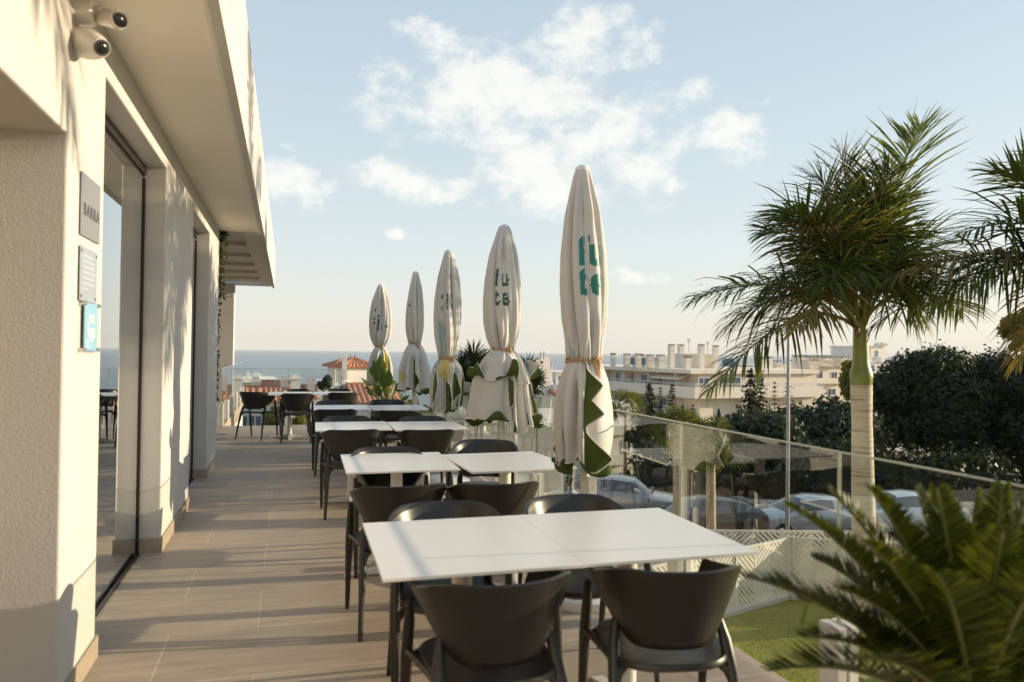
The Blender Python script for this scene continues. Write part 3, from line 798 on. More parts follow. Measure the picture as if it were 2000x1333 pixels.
Z3 = [(0, 0), (.10, .012), (.22, .105), (.36, .040), (.47, .120), (.60, .012), (.66, .015), (.86, .175), (.99, .06)]
parasol((1.75, 4.14, 0), 2.61, 1.437, 0.775, 0.132, ((0, .092), (.25, .140), (.7, .172), (1, .158)), .095, 3, 'closed white parasol nearest the camera with teal letters fu te and knotted rope',
        {'s': 'fu\nte', 'size': 0.235, 'ang': -90, 'z': 1.985, 'sq': 0.95, 'bold': 0.011, 'calm': 1, 'line': .74}, (('up', 185, 215, .86, 1.0, 3),), lean=(-.05, 0), flaps=((4, 1, Z3, 1), (-62, -1, [(.86, 0), (.95, .05), (1, .02)], 1)))
parasol((1.83, 6.26, 0), 2.60, 1.50, 0.80, 0.162, ((0, .082), (.22, .165), (.5, .205), (1, .235)), .082, 8, 'closed white parasol second from the camera with wide flared skirt and split letters',
        {'s': 'fu\nte', 'size': 0.21, 'ang': -112, 'z': 2.03, 'sq': 0.9, 'm': M_DTEAL, 'bold': 0.007, 'line': .8, 'calm': .6}, (),
        flaps=((12, 1, [(.40, .01), (.46, .06), (.54, .05), (.75, .045), (.80, 0)], 1),), tier=.40, hemcurl=.035)
parasol((1.71, 8.05, 0), 2.60, 1.40, 0.80, 0.136, ((0, .080), (.25, .150), (.7, .150), (1, .130)), .080, 21, 'closed white parasol third from the camera with blue, yellow and leaf prints',
        {'s': 'N', 'size': 0.24, 'ang': -108, 'z': 2.02, 'sq': 0.9, 'm': M_DTEAL, 'rot': -80}, (('up', 195, 240, .62, 1.0, 3), ('up', -40, 0, .55, 1.0, 3), ('skirt', -10, 26, -.3, .45, 2), ('skirt', -58, 22, -.3, .30, 3)),
        flaps=((-52, 1, [(.20, 0), (.26, .10), (.5, .13), (.8, .09), (.99, .02)], 1), (-8, 1, [(.42, 0), (.5, .06), (.8, .10), (.99, .07)], 1), (30, 1, [(.30, 0), (.42, .05), (.7, .08), (.85, .01)], 1)))
parasol((1.74, 10.42, 0), 2.60, 1.58, 0.87, 0.114, ((0, .074), (.3, .150), (.6, .190), (1, .190)), .070, 14, 'closed white parasol fourth from the camera with a yellow and grey dot on its skirt',
        {'s': 'fu', 'size': 0.24, 'ang': -172, 'z': 2.06, 'sq': .8, 'm': M_DTEAL, 'rot': -75}, (('skirt', -58, 24, .62, .84, 2),), flaps=((-8, 1, [(.30, 0), (.36, .025), (.60, .03), (.72, .11), (.80, .13), (.97, .03)], 1),))
parasol((1.52, 12.65, 0), 2.60, 1.54, 0.85, 0.150, ((0, .072), (.3, .150), (.6, .170), (1, .165)), .070, 33, 'closed white parasol farthest from the camera behind the broad-leaved potted plant',
        {'s': 'UN', 'size': 0.26, 'ang': -128, 'z': 1.98, 'sq': .9, 'rot': -62, 'm': M_DTEAL, 'bold': .008, 'calm': 1}, (('up', -60, -10, .86, 1.0, 3), ('skirt', 30, 20, .0, .5, 3), ('skirt', 45, 25, .1, .75, 2)), flaps=((28, 1, [(.5, 0), (.6, .04), (.85, .09), (.99, .02)], 1),))
# ------------------------------------------------------------------ vegetation
def rot_to(v, ref=Vector((0, 0, 1))):
    return ref.rotation_difference(Vector(v).normalized()).to_matrix()

def frond(mb, rach, p0, p1, p2, n, ll, lw, rr, rw=0.022, plum=0.5, grav=0.6, fwd_a=0.9, tipk=0.35, start=0.12, segs=3, fold=0.25):
    """feather leaf: midrib along the curve p0-p1-p2 carrying n pairs of strap leaflets"""
    p0, p1, p2 = Vector(p0), Vector(p1), Vector(p2)
    P = lambda t: p0*(1-t)**2+p1*2*t*(1-t)+p2*t*t
    pts = [P(k/10) for k in range(11)]
    rach.tube(pts, [rw*(1-0.9*k/10)+0.002 for k in range(11)], 5)
    for i in range(n):
        t = start+(1-start)*(i+0.5)/n
        p = P(t); tg = (P(min(1, t+.02))-P(t-.02)).normalized()
        side = tg.cross(Vector((0, 0, 1)))
        side = side.normalized() if side.length > 0.05 else tg.orthogonal().normalized()
        un = side.cross(tg)
        for s in (-1, 1):
            k = (t-start)/(1-start)
            L = ll*(0.55+0.75*sin(pi*min(1, k*0.85+0.12)))*(1-tipk*k**3)*rr.uniform(.8, 1.12)
            el = rr.gauss(fold, plum)
            d = (tg*(fwd_a*(0.6+0.9*k*k)) + side*s*cos(el) + un*sin(el)).normalized()
            wv = d.cross(un+Vector((rr.gauss(0, .25), rr.gauss(0, .25), 0))).normalized()
            w = lw*rr.uniform(.8, 1.15)
            q = p.copy(); prev = None; dd = d.copy()
            for j in range(segs+1):
                f = j/segs; ww = w*(0.55 if j == 0 else 1.0-0.15*f if f < .7 else 0.55)*(0.02 if j == segs else 1)
                a, b = mb.vert(q+wv*ww*.5), mb.vert(q-wv*ww*.5)
                if prev: mb.face([prev[0], prev[1], b, a])
                prev = (a, b)
                dd = (dd+Vector((0, 0, -1))*grav*(0.25+f)*0.55).normalized() if grav else dd
                q = q+dd*(L/segs)

M_PALM = leaf_mat('royal_palm_leaf', (0.045, 0.065, 0.018), (0.115, 0.140, 0.040), (0.32, 0.24, 0.09), rough=0.42, trans=0.42, scale=1.2)
M_PALMDRY = leaf_mat('yellowing_palm_leaf', (0.12, 0.10, 0.03), (0.26, 0.19, 0.07), (0.36, 0.25, 0.12), rough=0.5, trans=0.35, scale=1.2)
M_RIB = mat('palm_midrib', (0.16, 0.15, 0.05), 0.5, var=0.2)
def ringed_trunk_mat():
    m = D.materials.new('ringed_palm_trunk'); n, l = nodes_of(m); b = n['Principled BSDF']; b.inputs['Roughness'].default_value = 0.8
    tc = n.new('ShaderNodeTexCoord'); mp = n.new('ShaderNodeMapping'); mp.inputs['Scale'].default_value = (.6, .6, 9.0); l.new(tc.outputs['Object'], mp.inputs[0])
    nz = n.new('ShaderNodeTexNoise'); nz.inputs['Scale'].default_value = 2.6; nz.inputs['Detail'].default_value = 5; nz.inputs['Distortion'].default_value = .25; l.new(mp.outputs[0], nz.inputs[0])
    rp = n.new('ShaderNodeValToRGB'); e = rp.color_ramp.elements; e[0].position = .34; e[1].position = .62
    e[0].color = (.30, .22, .15, 1); e[1].color = (.56, .49, .40, 1); x = e.new(.44); x.color = (.50, .42, .33, 1)
    l.new(nz.outputs[0], rp.inputs[0]); l.new(rp.outputs[0], b.inputs['Base Color'])
    bp = n.new('ShaderNodeBump'); bp.inputs['Strength'].default_value = .5; bp.inputs['Distance'].default_value = .02; l.new(nz.outputs[0], bp.inputs['Height']); l.new(bp.outputs[0], b.inputs['Normal'])
    return m
M_RTRUNK = ringed_trunk_mat()
M_SHAFT = mat('green_crownshaft', (0.13, 0.17, 0.035), 0.35, col2=(0.23, 0.25, 0.05), vscale=1.5, stretch=(3, 3, .5), spec=.5)
M_OLDB = mat('brown_leaf_base', (0.16, 0.09, 0.04), 0.7, var=.3)

def royal_palm(label, foot, zring, zcrown, lean, tips, seed, extra=0, ll=0.62, dry=()):
    """foot on the ground, bare ringed trunk to zring, green shaft to zcrown, then fronds ending at the given points"""
    rr = random.Random(seed)
    root = thing('palm_tree', label, 'palm tree', foot, 0, 'royal palms on the lawn')
    foot = Vector(foot); hr = zring-foot.z; hc = zcrown-foot.z
    def ax(z): return Vector((lean[0]*(z/hc), lean[1]*(z/hc), z))
    mb = MB(); pts = []; rad = []
    for k in range(60):
        f = k/59; z = hr*f; pts.append(ax(z)); r = lerp(.215, .158, min(1, f*1.15)) if f < .85 else lerp(.158, .172, (f-.85)/.15)
        if f < .08: r += .07*(1-f/.08)
        rad.append(r*(1+0.012*((k % 3) == 0)))
    mb.tube(pts, rad, 22); mb.build('trunk', M_RTRUNK, root, smooth=True, auto=70)
    mb = MB(); pts = []; rad = []
    for k in range(16):
        f = k/15; z = lerp(hr, hc, f); pts.append(ax(z))
        rad.append(lerp(.165, .182, sstep(f/.12)) if f < .12 else lerp(.182, .128, sstep((f-.12)/.25)) if f < .37 else lerp(.128, .105, (f-.37)/.63))
    mb.tube(pts, rad, 22); mb.build('crownshaft', M_SHAFT, root, smooth=True, auto=70)
    c0 = ax(hc)
    lv = MB(); rb = MB(); dryl = MB()
    allt = [(Vector(t)-foot, ar, grav, pl) for t, ar, grav, pl in tips]
    for k in range(extra):
        a = rr.random()*2*pi; R = rr.uniform(1.2, 2.2); allt.append((c0+Vector((R*cos(a), R*sin(a), rr.uniform(-.6, 2.2))), rr.uniform(.5, .9), rr.uniform(.4, .9), .5))
    for k, (tp, ar, grav, pl) in enumerate(allt):
        d = tp-c0; mid = c0+Vector((d.x*.42, d.y*.42, max(d.z, 0)*.62+ar))
        b0 = c0+Vector((d.x, d.y, 0)).normalized()*0.08-Vector((0, 0, rr.uniform(0.0, .18)))
        frond(dryl if k in dry else lv, rb, b0, mid, tp, 66, ll*rr.uniform(.95, 1.2), 0.038, rr, rw=.034, plum=pl, grav=grav, start=.20)
    lv.build('crown', M_PALM, root)
    if dryl.f: dryl.build('yellowed_frond', M_PALMDRY, root)
    rb.build('midrib', M_RIB, root, smooth=True)
    mb = MB(); 
    mb.tube([c0+Vector((-.10, -.06, -.32)), c0+Vector((-.14, -.08, -.22)), c0+Vector((-.10, -.05, -.10))], [.02, .05, .02], 8)
    mb.build('leaf_base', M_OLDB, root, smooth=True)
    return root
D1 = 12.2
c1 = W(1680, 622, D1)
foot1 = W(1691, 1010, D1); foot1.z = -3.0
P1 = lambda px, py, dd, ar, gr=.7, pl=.45: (tuple(W(px, py, D1+dd)), ar, gr, pl)
tips1 = [P1(1352, 585, -.3, .75, .75, .35), P1(1385, 765, -.8, .55, .85, .35), P1(1490, 455, .5, .75, .5, .5), P1(1530, 415, -.6, .8, .5, .5),
         P1(1642, 300, .2, .2, .35, .55), P1(1800, 245, .3, .2, .25, .38), P1(1560, 640, -1.6, .8, .7, .5), P1(1620, 560, -1.5, 1.0, .8, .5),
         P1(1760, 560, -1.3, 1.0, .8, .5), P1(1880, 610, .7, .8, .7, .5), P1(1850, 500, .9, .8, .7, .5), P1(1560, 500, 1.2, .8, .6, .5), P1(1700, 420, 1.0, .5, .5, .6),
         P1(1600, 350, .4, .45, .45, .55), P1(1740, 330, -.3, .35, .4, .55), P1(1740, 470, -.6, .7, .7, .6),
         P1(1510, 560, .2, .9, .9, .5), P1(1780, 520, .2, .9, .9, .6), P1(1700, 380, .3, .3, .45, .6), P1(1570, 440, -.4, .7, .7, .6), P1(1800, 620, -.5, 1.0, .9, .5), P1(1420, 640, .4, .95, .9, .35)]
royal_palm('tall royal palm with pale ringed trunk and green shaft standing beyond the glass balustrade', foot1, W(1683, 752, D1).z, c1.z, tuple((c1-foot1).to_2d()), tips1, 4, dry=(6, 11, 19), ll=.92)
# second palm: only its fronds reach into view; its trunk and a third palm stand outside and shade the wall
D2 = 11.0
c2 = W(2205, 560, D2); foot2 = c2.copy(); foot2.z = -3.0
P2 = lambda px, py, dd, ar, gr=.8, pl=.4: (tuple(W(px, py, D2+dd)), ar, gr, pl)
tips2 = [P2(1760, 575, .3, 1.0, .9, .35), P2(1735, 545, -.2, .9, .9, .3), P2(1700, 640, .4, .95, 1.0, .4), P2(1945, 335, .2, .35, .35, .4), P2(1880, 455, -.4, .85, .6, .45), P2(1990, 710, -.8, .9, 1.0, .4),
         P2(1820, 600, -.6, 1.0, 1.0, .4), P2(2050, 300, 0, .3, .4, .5), P2(2200, 220, 0, .2, .4, .5), P2(2330, 300, .2, .4, .5, .5), P2(2450, 480, 0, .8, .7, .4), P2(2500, 640, .3, .8, .8, .4),
         P2(2200, 600, -2.0, .8, .8, .5), P2(2100, 500, -1.9, .8, .7, .5), P2(2250, 420, 1.8, .6, .6, .5)]
royal_palm('second royal palm reaching in from the side with drooping sunlit fronds beside the tall one', foot2, 0.6, c2.z, (0, 0), tips2, 9, dry=(1, 5), ll=.92)
for k, (fx, fy, zc, sd_) in enumerate(((9.4, 1.0, 5.0, 31), (12.6, 5.3, 4.8, 37))):
    rr = random.Random(sd_); ft = Vector((fx, fy, -3.0)); tp = []
    for q in range(15):
        a = q*2.4+rr.random(); R = rr.uniform(1.5, 2.4); up_ = rr.uniform(-.7, 1.5)
        tp.append(((fx+R*cos(a), fy+R*sin(a), zc+up_), rr.uniform(.5, .9), rr.uniform(.5, .9), .45))
    royal_palm(('royal palm on the lawn nearest the street corner, shading the white wall', 'royal palm on the lawn behind the second one, shading the white wall')[k], ft, zc-1.2, zc, (0, 0), tp, sd_)

# cycad in a pot at the corner of the terrace
M_CYC = leaf_mat('cycad_leaf', (0.016, 0.028, 0.006), (0.078, 0.100, 0.016), (0.24, 0.23, 0.05), rough=0.35, trans=0.30, scale=3)
cyb = W(1905, 1330, 1.80)
root = thing('potted_cycad', 'large dark green sago cycad with stiff feathery fronds at the terrace corner', 'plant', (cyb.x, cyb.y, 0))
POTTOP = 0.46
mb = MB(); mb.lathe((0, 0, 0), [(.17, 0), (.19, .02), (.25, .38), (.262, .44), (.262, POTTOP), (.24, POTTOP), (.235, POTTOP-.04), (.01, POTTOP-.05)], 32); mb.build('pot', mat('sand_glazed_pot', (.46, .38, .28), .45, var=.1), root, smooth=True, auto=45)
mb = MB(); mb.lathe((0, 0, POTTOP-.05), [(.10, 0), (.115, .06), (.10, .16), (.06, .22), (.02, .24)], 16); mb.build('stem', mat('fibrous_stem', (.12, .08, .05), .9, var=.4, bump=.8, bscale=40), root, smooth=True)
lv = MB(); rb = MB(); rr = random.Random(2)
cc = Vector((0, 0, POTTOP+.10)); off = Vector((cyb.x, cyb.y, 0))
CY = [(1450, 1125, -.1, .20), (1535, 985, .05, .22), (1620, 958, .25, .20), (1700, 955, -.1, .18), (1790, 955, .2, .12), (1830, 955, -.15, .10), (1905, 960, 0, .08), (1960, 950, .2, .08), (2010, 955, -.1, .1),
      (1590, 1090, .35, .22), (1500, 1310, -.15, .22), (1570, 1245, -.35, .2), (1690, 1060, -.4, .2), (1760, 1040, .45, .2), (1870, 1020, .4, .15), (1960, 1040, -.4, .15), (2080, 960, 0, .1), (2180, 1010, .1, .2), (2260, 1100, 0, .25), (2300, 1230, .1, .25),
      (1830, 1120, -.55, .2), (2050, 1120, -.5, .2), (1700, 1200, .5, .25), (2100, 1060, .5, .2), (1650, 1290, -.5, .2), (1980, 1180, .6, .25), (1560, 1170, .1, .22), (1640, 1150, -.3, .2), (1730, 1120, .1, .2)]
for (px, py, dd, ar) in CY:
    tp = W(px, py, 1.80+dd*.55)-off; d = tp-cc
    mid = cc+Vector((d.x*.48, d.y*.48, d.z*.55+ar*.55))
    frond(lv, rb, cc, mid, tp, 92, 0.098, 0.0088, rr, rw=.009, plum=.09, grav=0, fwd_a=.62, tipk=.55, start=.10, segs=2, fold=.45)
lv.build('fronds', M_CYC, root); rb.build('midribs', mat('cycad_midrib', (.10, .11, .03), .45), root, smooth=True)

# broad-leaved bird of paradise in a dark pot
M_BOP = leaf_mat('paddle_leaf', (0.05, 0.085, 0.022), (0.10, 0.14, 0.035), rough=.35, trans=.25, scale=4)
M_STALK = mat('green_stalk', (.15, .19, .06), .5, var=.2)
pos = Vector((1.56, 11.95, 0)); root = thing('potted_plant', 'broad-leaved bird of paradise plant in a dark pot before the farthest parasol', 'plant', pos)
mb = MB(); mb.lathe((0, 0, 0), [(.15, 0), (.20, .05), (.22, .42), (.235, .46), (.21, .46), (.20, .41), (.01, .40)], 24); mb.build('pot', mat('dark_pot', (.03, .03, .03), .6), root, smooth=True, auto=45)
st = MB(); rr = random.Random(6)
BP = [(741, 688, .0, .42), (722, 712, -.1, .34), (760, 716, .1, .36), (705, 735, .1, .26), (728, 745, -.25, .30), (752, 740, -.3, .34), (772, 745, .2, .30), (790, 757, -.1, .22), (735, 728, .3, .34), (716, 755, .2, .24), (765, 768, -.3, .24), (800, 770, .1, .2), (745, 715, -.15, .36), (728, 700, .15, .3)]
for (px, py, dd, L) in BP:
    tip = W(px, py, 11.95+dd)-pos; b = Vector((rr.gauss(0, .05), rr.gauss(0, .05), .42))
    d = tip-b; base = b+d*(1-min(.7, L/d.length)); base.z += .02
    st.tube([b, b.lerp(base, .5)+Vector((0, 0, .05)), base], [.014, .011, .008], 6)
    mb = MB(); ax = (tip-base); n = 9; wv = ax.cross(Vector((rr.gauss(0, .8), rr.gauss(-1, .6), rr.gauss(0, .3)))).normalized(); nv = wv.cross(ax).normalized()
    rows = []
    for k in range(n+1):
        f = k/n; w = L*0.23*sin(pi*f**0.75)*(1-.2*f)+0.002; q = base+ax*f-Vector((0, 0, .10*L*f*f))
        rows.append([q-wv*w+nv*w*.35, q-wv*w*.5+nv*w*.1, q, q+wv*w*.5+nv*w*.1, q+wv*w+nv*w*.35])
    mb.grid(rows); mb.build('leaf', M_BOP, root, smooth=True)
st.build('stalks', M_STALK, root, smooth=True)

# ---- generic trees
def crown_mesh(lobes, n, size, rr, shell=.35, flat=.75):
    """leaf cards through the outer part of every lobe (centre, radii)"""
    mb = MB(); vol = [l_[1][0]*l_[1][1]*l_[1][2] for l_ in lobes]; tot = sum(v**.67 for v in vol)
    for (c, r), v in zip(lobes, vol):
        for _ in range(int(n*v**.67/tot)):
            z = rr.uniform(-1, 1); a = rr.random()*2*pi; q = sqrt(1-z*z); dr = Vector((q*cos(a), q*sin(a), z))
            k = (1-shell*rr.random()**1.3)*(1+.12*sin(7*a+5*z)+.10*sin(11*z+3*a))
            if rr.random() < .05: k *= rr.uniform(1.05, 1.28)
            p = Vector(c)+Vector((dr.x*r[0], dr.y*r[1], dr.z*r[2]))*k
            nn = dr+Vector((rr.gauss(0, .55), rr.gauss(0, .55), rr.gauss(.15, .55)))
            leaf_card(mb, p, nn, size*rr.uniform(.6, 1.4), rr, asp=flat)
    return mb
def lobes_in(c, R, k, rr, rmin=.22, rmax=.46):
    out = []
    for _ in range(int(k*1.7)):
        z = rr.uniform(-.75, 1); a = rr.random()*2*pi; q = sqrt(max(0, 1-z*z)); s = rr.uniform(rmin, rmax)
        f = 1-s*.8
        out.append((Vector(c)+Vector((q*cos(a)*R[0]*f, q*sin(a)*R[1]*f, z*R[2]*f)), (R[0]*s, R[1]*s, R[2]*s*rr.uniform(.8, 1.1))))
    out.append((Vector(c), (R[0]*.62, R[1]*.62, R[2]*.62)))
    return out
M_BARK = mat('grey_bark', (.14, .105, .075), .9, var=.3, vscale=12, bump=.6, bscale=30)
M_FICUS = leaf_mat('dark_ficus_leaf', (.014, .021, .008), (.034, .047, .015), (.055, .068, .02), trans=.15, scale=.5)
M_GREYT = leaf_mat('grey_green_leaf', (.028, .042, .024), (.07, .085, .048), (.12, .13, .07), trans=.2, scale=.6)
M_MID = leaf_mat('mid_green_leaf', (.03, .048, .014), (.085, .105, .03), (.15, .15, .05), trans=.25, scale=.8)
M_YG = leaf_mat('sunny_yellow_green_leaf', (.10, .11, .025), (.24, .22, .05), (.34, .28, .08), trans=.35, scale=1)
M_CON = leaf_mat('conifer_needles', (.020, .030, .012), (.055, .062, .022), (.10, .095, .03), trans=.1, scale=1)
def tree(name, label, px, pyc, d, wpx, hpx, gz, m, seed, n=5000, leaf=.22, k=12, group='trees around the street', depth=None, flat=.75):
    rr = random.Random(seed); c = W(px, pyc, d); R = (wpx*d/F_PX/2, (depth or wpx*d/F_PX/2), hpx*d/F_PX/2)
    root = thing(name, label, 'tree', (c.x, c.y, gz), 0, group); cl = Vector((0, 0, c.z-gz))
    lo = lobes_in(cl, R, k, rr)
    crown_mesh(lo, n, leaf, rr, flat=flat).build('crown', m, root)
    mb = MB(); rt_ = max(.09, R[0]*.07); top = cl.z
    mb.tube([(0, 0, -.1), (rr.gauss(0, .1), rr.gauss(0, .1), top*.5), (0, 0, top)], [rt_*1.3, rt_, rt_*.5], 9)
    for q in lo[:min(7, len(lo))]: mb.tube([(0, 0, top*.55), Vector(q[0])*.55+Vector((0, 0, top*.35)), q[0]], [rt_*.6, rt_*.4, rt_*.15], 6)
    mb.build('trunk', M_BARK, root, smooth=True)
    return root
def conifer(name, label, px, ptop, pbot, d, wpx, gz, seed, tiers=16, dense=1.0, group='conifers before the apartment block', m=None, up=.0):
    rr = random.Random(seed); t = W(px, ptop, d); zb = W(px, pbot, d).z; R = wpx*d/F_PX/2
    root = thing(name, label, 'tree', (t.x, t.y, gz), 0, group); mb = MB(); h = t.z-gz; hb = zb-gz
    for k in range(tiers):
        f = k/(tiers-1); z = lerp(hb, h*.985, f); L = R*(1-f)**.8*rr.uniform(.8, 1.15)+.06*R
        nb = max(5, int(9*dense*(1-f*.5)))
        for q in range(nb):
            a = q*2*pi/nb+k*1.3+rr.gauss(0, .15); dr = Vector((cos(a), sin(a), 0)); steps = max(3, int(11*dense*(L/R)))
            for s in range(steps):
                u = (s+.6)/steps; p = dr*L*u+Vector((0, 0, z-L*.28*u*u+up*L*u))
                for _ in range(2):
                    leaf_card(mb, p+Vector((rr.gauss(0, .06*R), rr.gauss(0, .06*R), rr.gauss(0, .05*R))), (rr.gauss(0, .5), rr.gauss(0, .5), 1), R*.14*rr.uniform(.6, 1.2), rr, .5)
    mb.build('crown', m or M_CON, root)
    mb = MB(); mb.tube([(0, 0, 0), (0, 0, h*.97)], [max(.08, R*.08), .02], 7); mb.build('trunk', M_BARK, root)
    return root
def cypress(label, px, ptop, pbot, d, wpx, gz, seed):
    rr = random.Random(seed); t = W(px, ptop, d); zb = W(px, pbot, d).z; R = wpx*d/F_PX/2
    root = thing('cypress_tree', label, 'tree', (t.x, t.y, gz), 0, 'conifers before the apartment block'); h = t.z-gz; mb = MB()
    for k in range(1500):
        f = rr.random(); z = lerp(zb-gz, h, f); r = R*min(1, (1-f)*1.9)**.7*(.55+.45*rr.random()); a = rr.random()*2*pi
        leaf_card(mb, (r*cos(a), r*sin(a), z), (cos(a), sin(a), .3), R*.22, rr, .5)
    mb.build('crown', M_CON, root); mb = MB(); mb.tube([(0, 0, 0), (0, 0, h*.9)], [.1, .02], 6); mb.build('trunk', M_BARK, root)

def sword_rosette(mb, c, n, L, w, rr, droop=.25, zmin=-.35):
    for _ in range(n):
        z = rr.uniform(zmin, 1); a = rr.random()*2*pi; q = sqrt(max(0, 1-z*z)); d = Vector((q*cos(a), q*sin(a), z)); l_ = L*rr.uniform(.75, 1.1)
        wv = d.cross(Vector((rr.gauss(0, .3), rr.gauss(0, .3), 1))).normalized()
        p1 = Vector(c)+d*l_*.55; p2 = p1+(d+Vector((0, 0, -droop))).normalized()*l_*.45
        mb.poly([Vector(c)-wv*w*.6, Vector(c)+wv*w*.6, p1+wv*w, p1-wv*w]); mb.poly([p1-wv*w, p1+wv*w, p2])
M_YUC = leaf_mat('yucca_sword_leaf', (.022, .036, .016), (.055, .075, .028), (.11, .12, .04), rough=.4, trans=.15, scale=2)
def yucca(label, heads, foot, seed, n=130, L=.55, w=.020, group='yuccas beyond the end of the terrace'):
    rr = random.Random(seed); foot = Vector(foot); root = thing('yucca', label, 'plant', foot, 0, group); lv = MB(); tk = MB()
    for (p, s) in heads:
        q = Vector(p)-foot; sword_rosette(lv, q, n, L*s, w, rr)
        sword_rosette(lv, q-Vector((0, 0, .22*s)), n//2, L*s*.9, w, rr, .5, -.8)
        tk.tube([(0, 0, 0), q*.5+Vector((rr.gauss(0, .05), rr.gauss(0, .05), 0)), q], [.09, .06, .05], 8)
    lv.build('leaves', M_YUC, root); tk.build('trunk', M_BARK, root, smooth=True)
dY = 17.5
yucca('dark spiky yucca with several heads behind the third parasol', [(W(925, 700, dY), 1.0), (W(905, 715, dY+.3), .85), (W(943, 712, dY-.3), .9), (W(918, 738, dY), .9), (W(945, 745, dY+.3), .8), (W(900, 752, dY-.2), .75)], W(922, 812, dY), 3)
yucca('dark spiky yucca beside the white bell gable house', [(W(1030, 722, dY), .85), (W(1045, 745, dY), .8), (W(1022, 752, dY), .75)], W(1033, 822, dY), 7)
yucca('pale variegated agave on the planter wall beside the wooden slats', [(W(815, 748, 18.5), .42)], W(815, 768, 18.5), 9, n=26, w=.035, group=None)
M_FAN = leaf_mat('fan_palm_leaf', (.045, .062, .02), (.12, .13, .04), (.24, .20, .07), rough=.45, trans=.3, scale=2)
def fan_palm(label, px, py, d, gz, R, seed, n=30):
    rr = random.Random(seed); c = W(px, py, d); root = thing('fan_palm', label, 'palm tree', (c.x, c.y, gz), 0, 'fan palms below the terrace'); lv = MB(); st = MB(); h = c.z-gz
    for k in range(n):
        z = rr.uniform(-.5, 1); a = rr.random()*2*pi; q = sqrt(max(0, 1-z*z)); d_ = Vector((q*cos(a), q*sin(a), z)); o_ = Vector((0, 0, h)); p = o_+d_*R*.55
        st.tube([o_, p], [.012, .009], 4); s1 = d_.orthogonal().normalized(); s1 = Matrix.Rotation(rr.random()*6.28, 3, d_) @ s1
        for j in range(15):
            b = (j/14-.5)*pi*1.15; v = (d_*cos(b)+s1*sin(b)); l_ = R*.5*rr.uniform(.85, 1.05); tip = p+v*l_+Vector((0, 0, -.22*l_)); m_ = p+v*l_*.55; wv = v.cross(d_.cross(s1)).normalized()*.02*R/.9
            lv.poly([p-wv*.3, p+wv*.3, m_+wv, m_-wv]); lv.poly([m_-wv, m_+wv, tip])
    lv.build('crown', M_FAN, root); st.build('leaf_stalks', M_STALK, root)
    mb = MB(); mb.tube([(0, 0, 0), (.03, 0, h*.5), (0, 0, h)], [.17, .12, .11], 12); mb.build('trunk', mat('pale_palm_trunk', (.36, .29, .20), .85, var=.25, vscale=20, bump=.5, bscale=30), root, smooth=True)
# ------------------------------------------------------------------ ground, street, sea
SEA_Z = -50.0; ST_Z = -4.75
def gz_at(d):
    P = [(-60, -3.06), (17.6, -3.06), (19.0, ST_Z-.01), (29.5, ST_Z-.01), (34, -5.2), (60, -9.5), (95, -13), (200, -27), (420, -44), (640, -53), (2000, -60)]
    for (a, za), (b, zb) in zip(P, P[1:]):
        if d <= b: return lerp(za, zb, (max(d, a)-a)/(b-a))
    return -60
M_SOIL = mat('dry_hillside', (.20, .16, .10), .95, col2=(.10, .11, .05), vscale=.25)
mb = MB(); ds = [-60, -30, 0, 8, 12, 15, 17.6, 19, 22, 26, 29.5, 34, 42, 50, 60, 75, 95, 130, 200, 300, 420, 640, 1200, 2000]; rs = [-900, -500, -250, -140, -80, -45, -25, -12, 0, 12, 25, 45, 80, 140, 250, 500, 900]
mb.grid([[G(r, d, gz_at(d)-(0.0)) for r in rs] for d in ds])
tag(mb.build('ground', M_SOIL, smooth=True), kind='structure')
def sea_mat():
    m = D.materials.new('sea_water'); n, l = nodes_of(m); b = n['Principled BSDF']
    b.inputs['Base Color'].default_value = (.060, .115, .165, 1); b.inputs['Roughness'].default_value = .28; b.inputs['IOR'].default_value = 1.33; b.inputs['Specular IOR Level'].default_value = .32
    tc = n.new('ShaderNodeTexCoord'); mp = n.new('ShaderNodeMapping'); mp.inputs['Rotation'].default_value = (0, 0, YAW); mp.inputs['Scale'].default_value = (.006, .03, 1); l.new(tc.outputs['Object'], mp.inputs[0])
    nz = n.new('ShaderNodeTexNoise'); nz.inputs['Scale'].default_value = 1.0; nz.inputs['Detail'].default_value = 9; nz.inputs['Roughness'].default_value = .6; l.new(mp.outputs[0], nz.inputs[0])
    rp = n.new('ShaderNodeValToRGB'); rp.color_ramp.elements[0].position = .35; rp.color_ramp.elements[1].position = .68
    rp.color_ramp.elements[0].color = (.05, .10, .15, 1); rp.color_ramp.elements[1].color = (.10, .165, .215, 1); l.new(nz.outputs[0], rp.inputs[0]); l.new(rp.outputs[0], b.inputs['Base Color'])
    bp = n.new('ShaderNodeBump'); bp.inputs['Strength'].default_value = .35; bp.inputs['Distance'].default_value = 3; l.new(nz.outputs[0], bp.inputs['Height']); l.new(bp.outputs[0], b.inputs['Normal'])
    return m
mb = MB(); mb.poly([(-40000, 300, SEA_Z), (40000, 300, SEA_Z), (40000, 26000, SEA_Z), (-40000, 26000, SEA_Z)]); tag(mb.build('sea', sea_mat()), kind='structure')
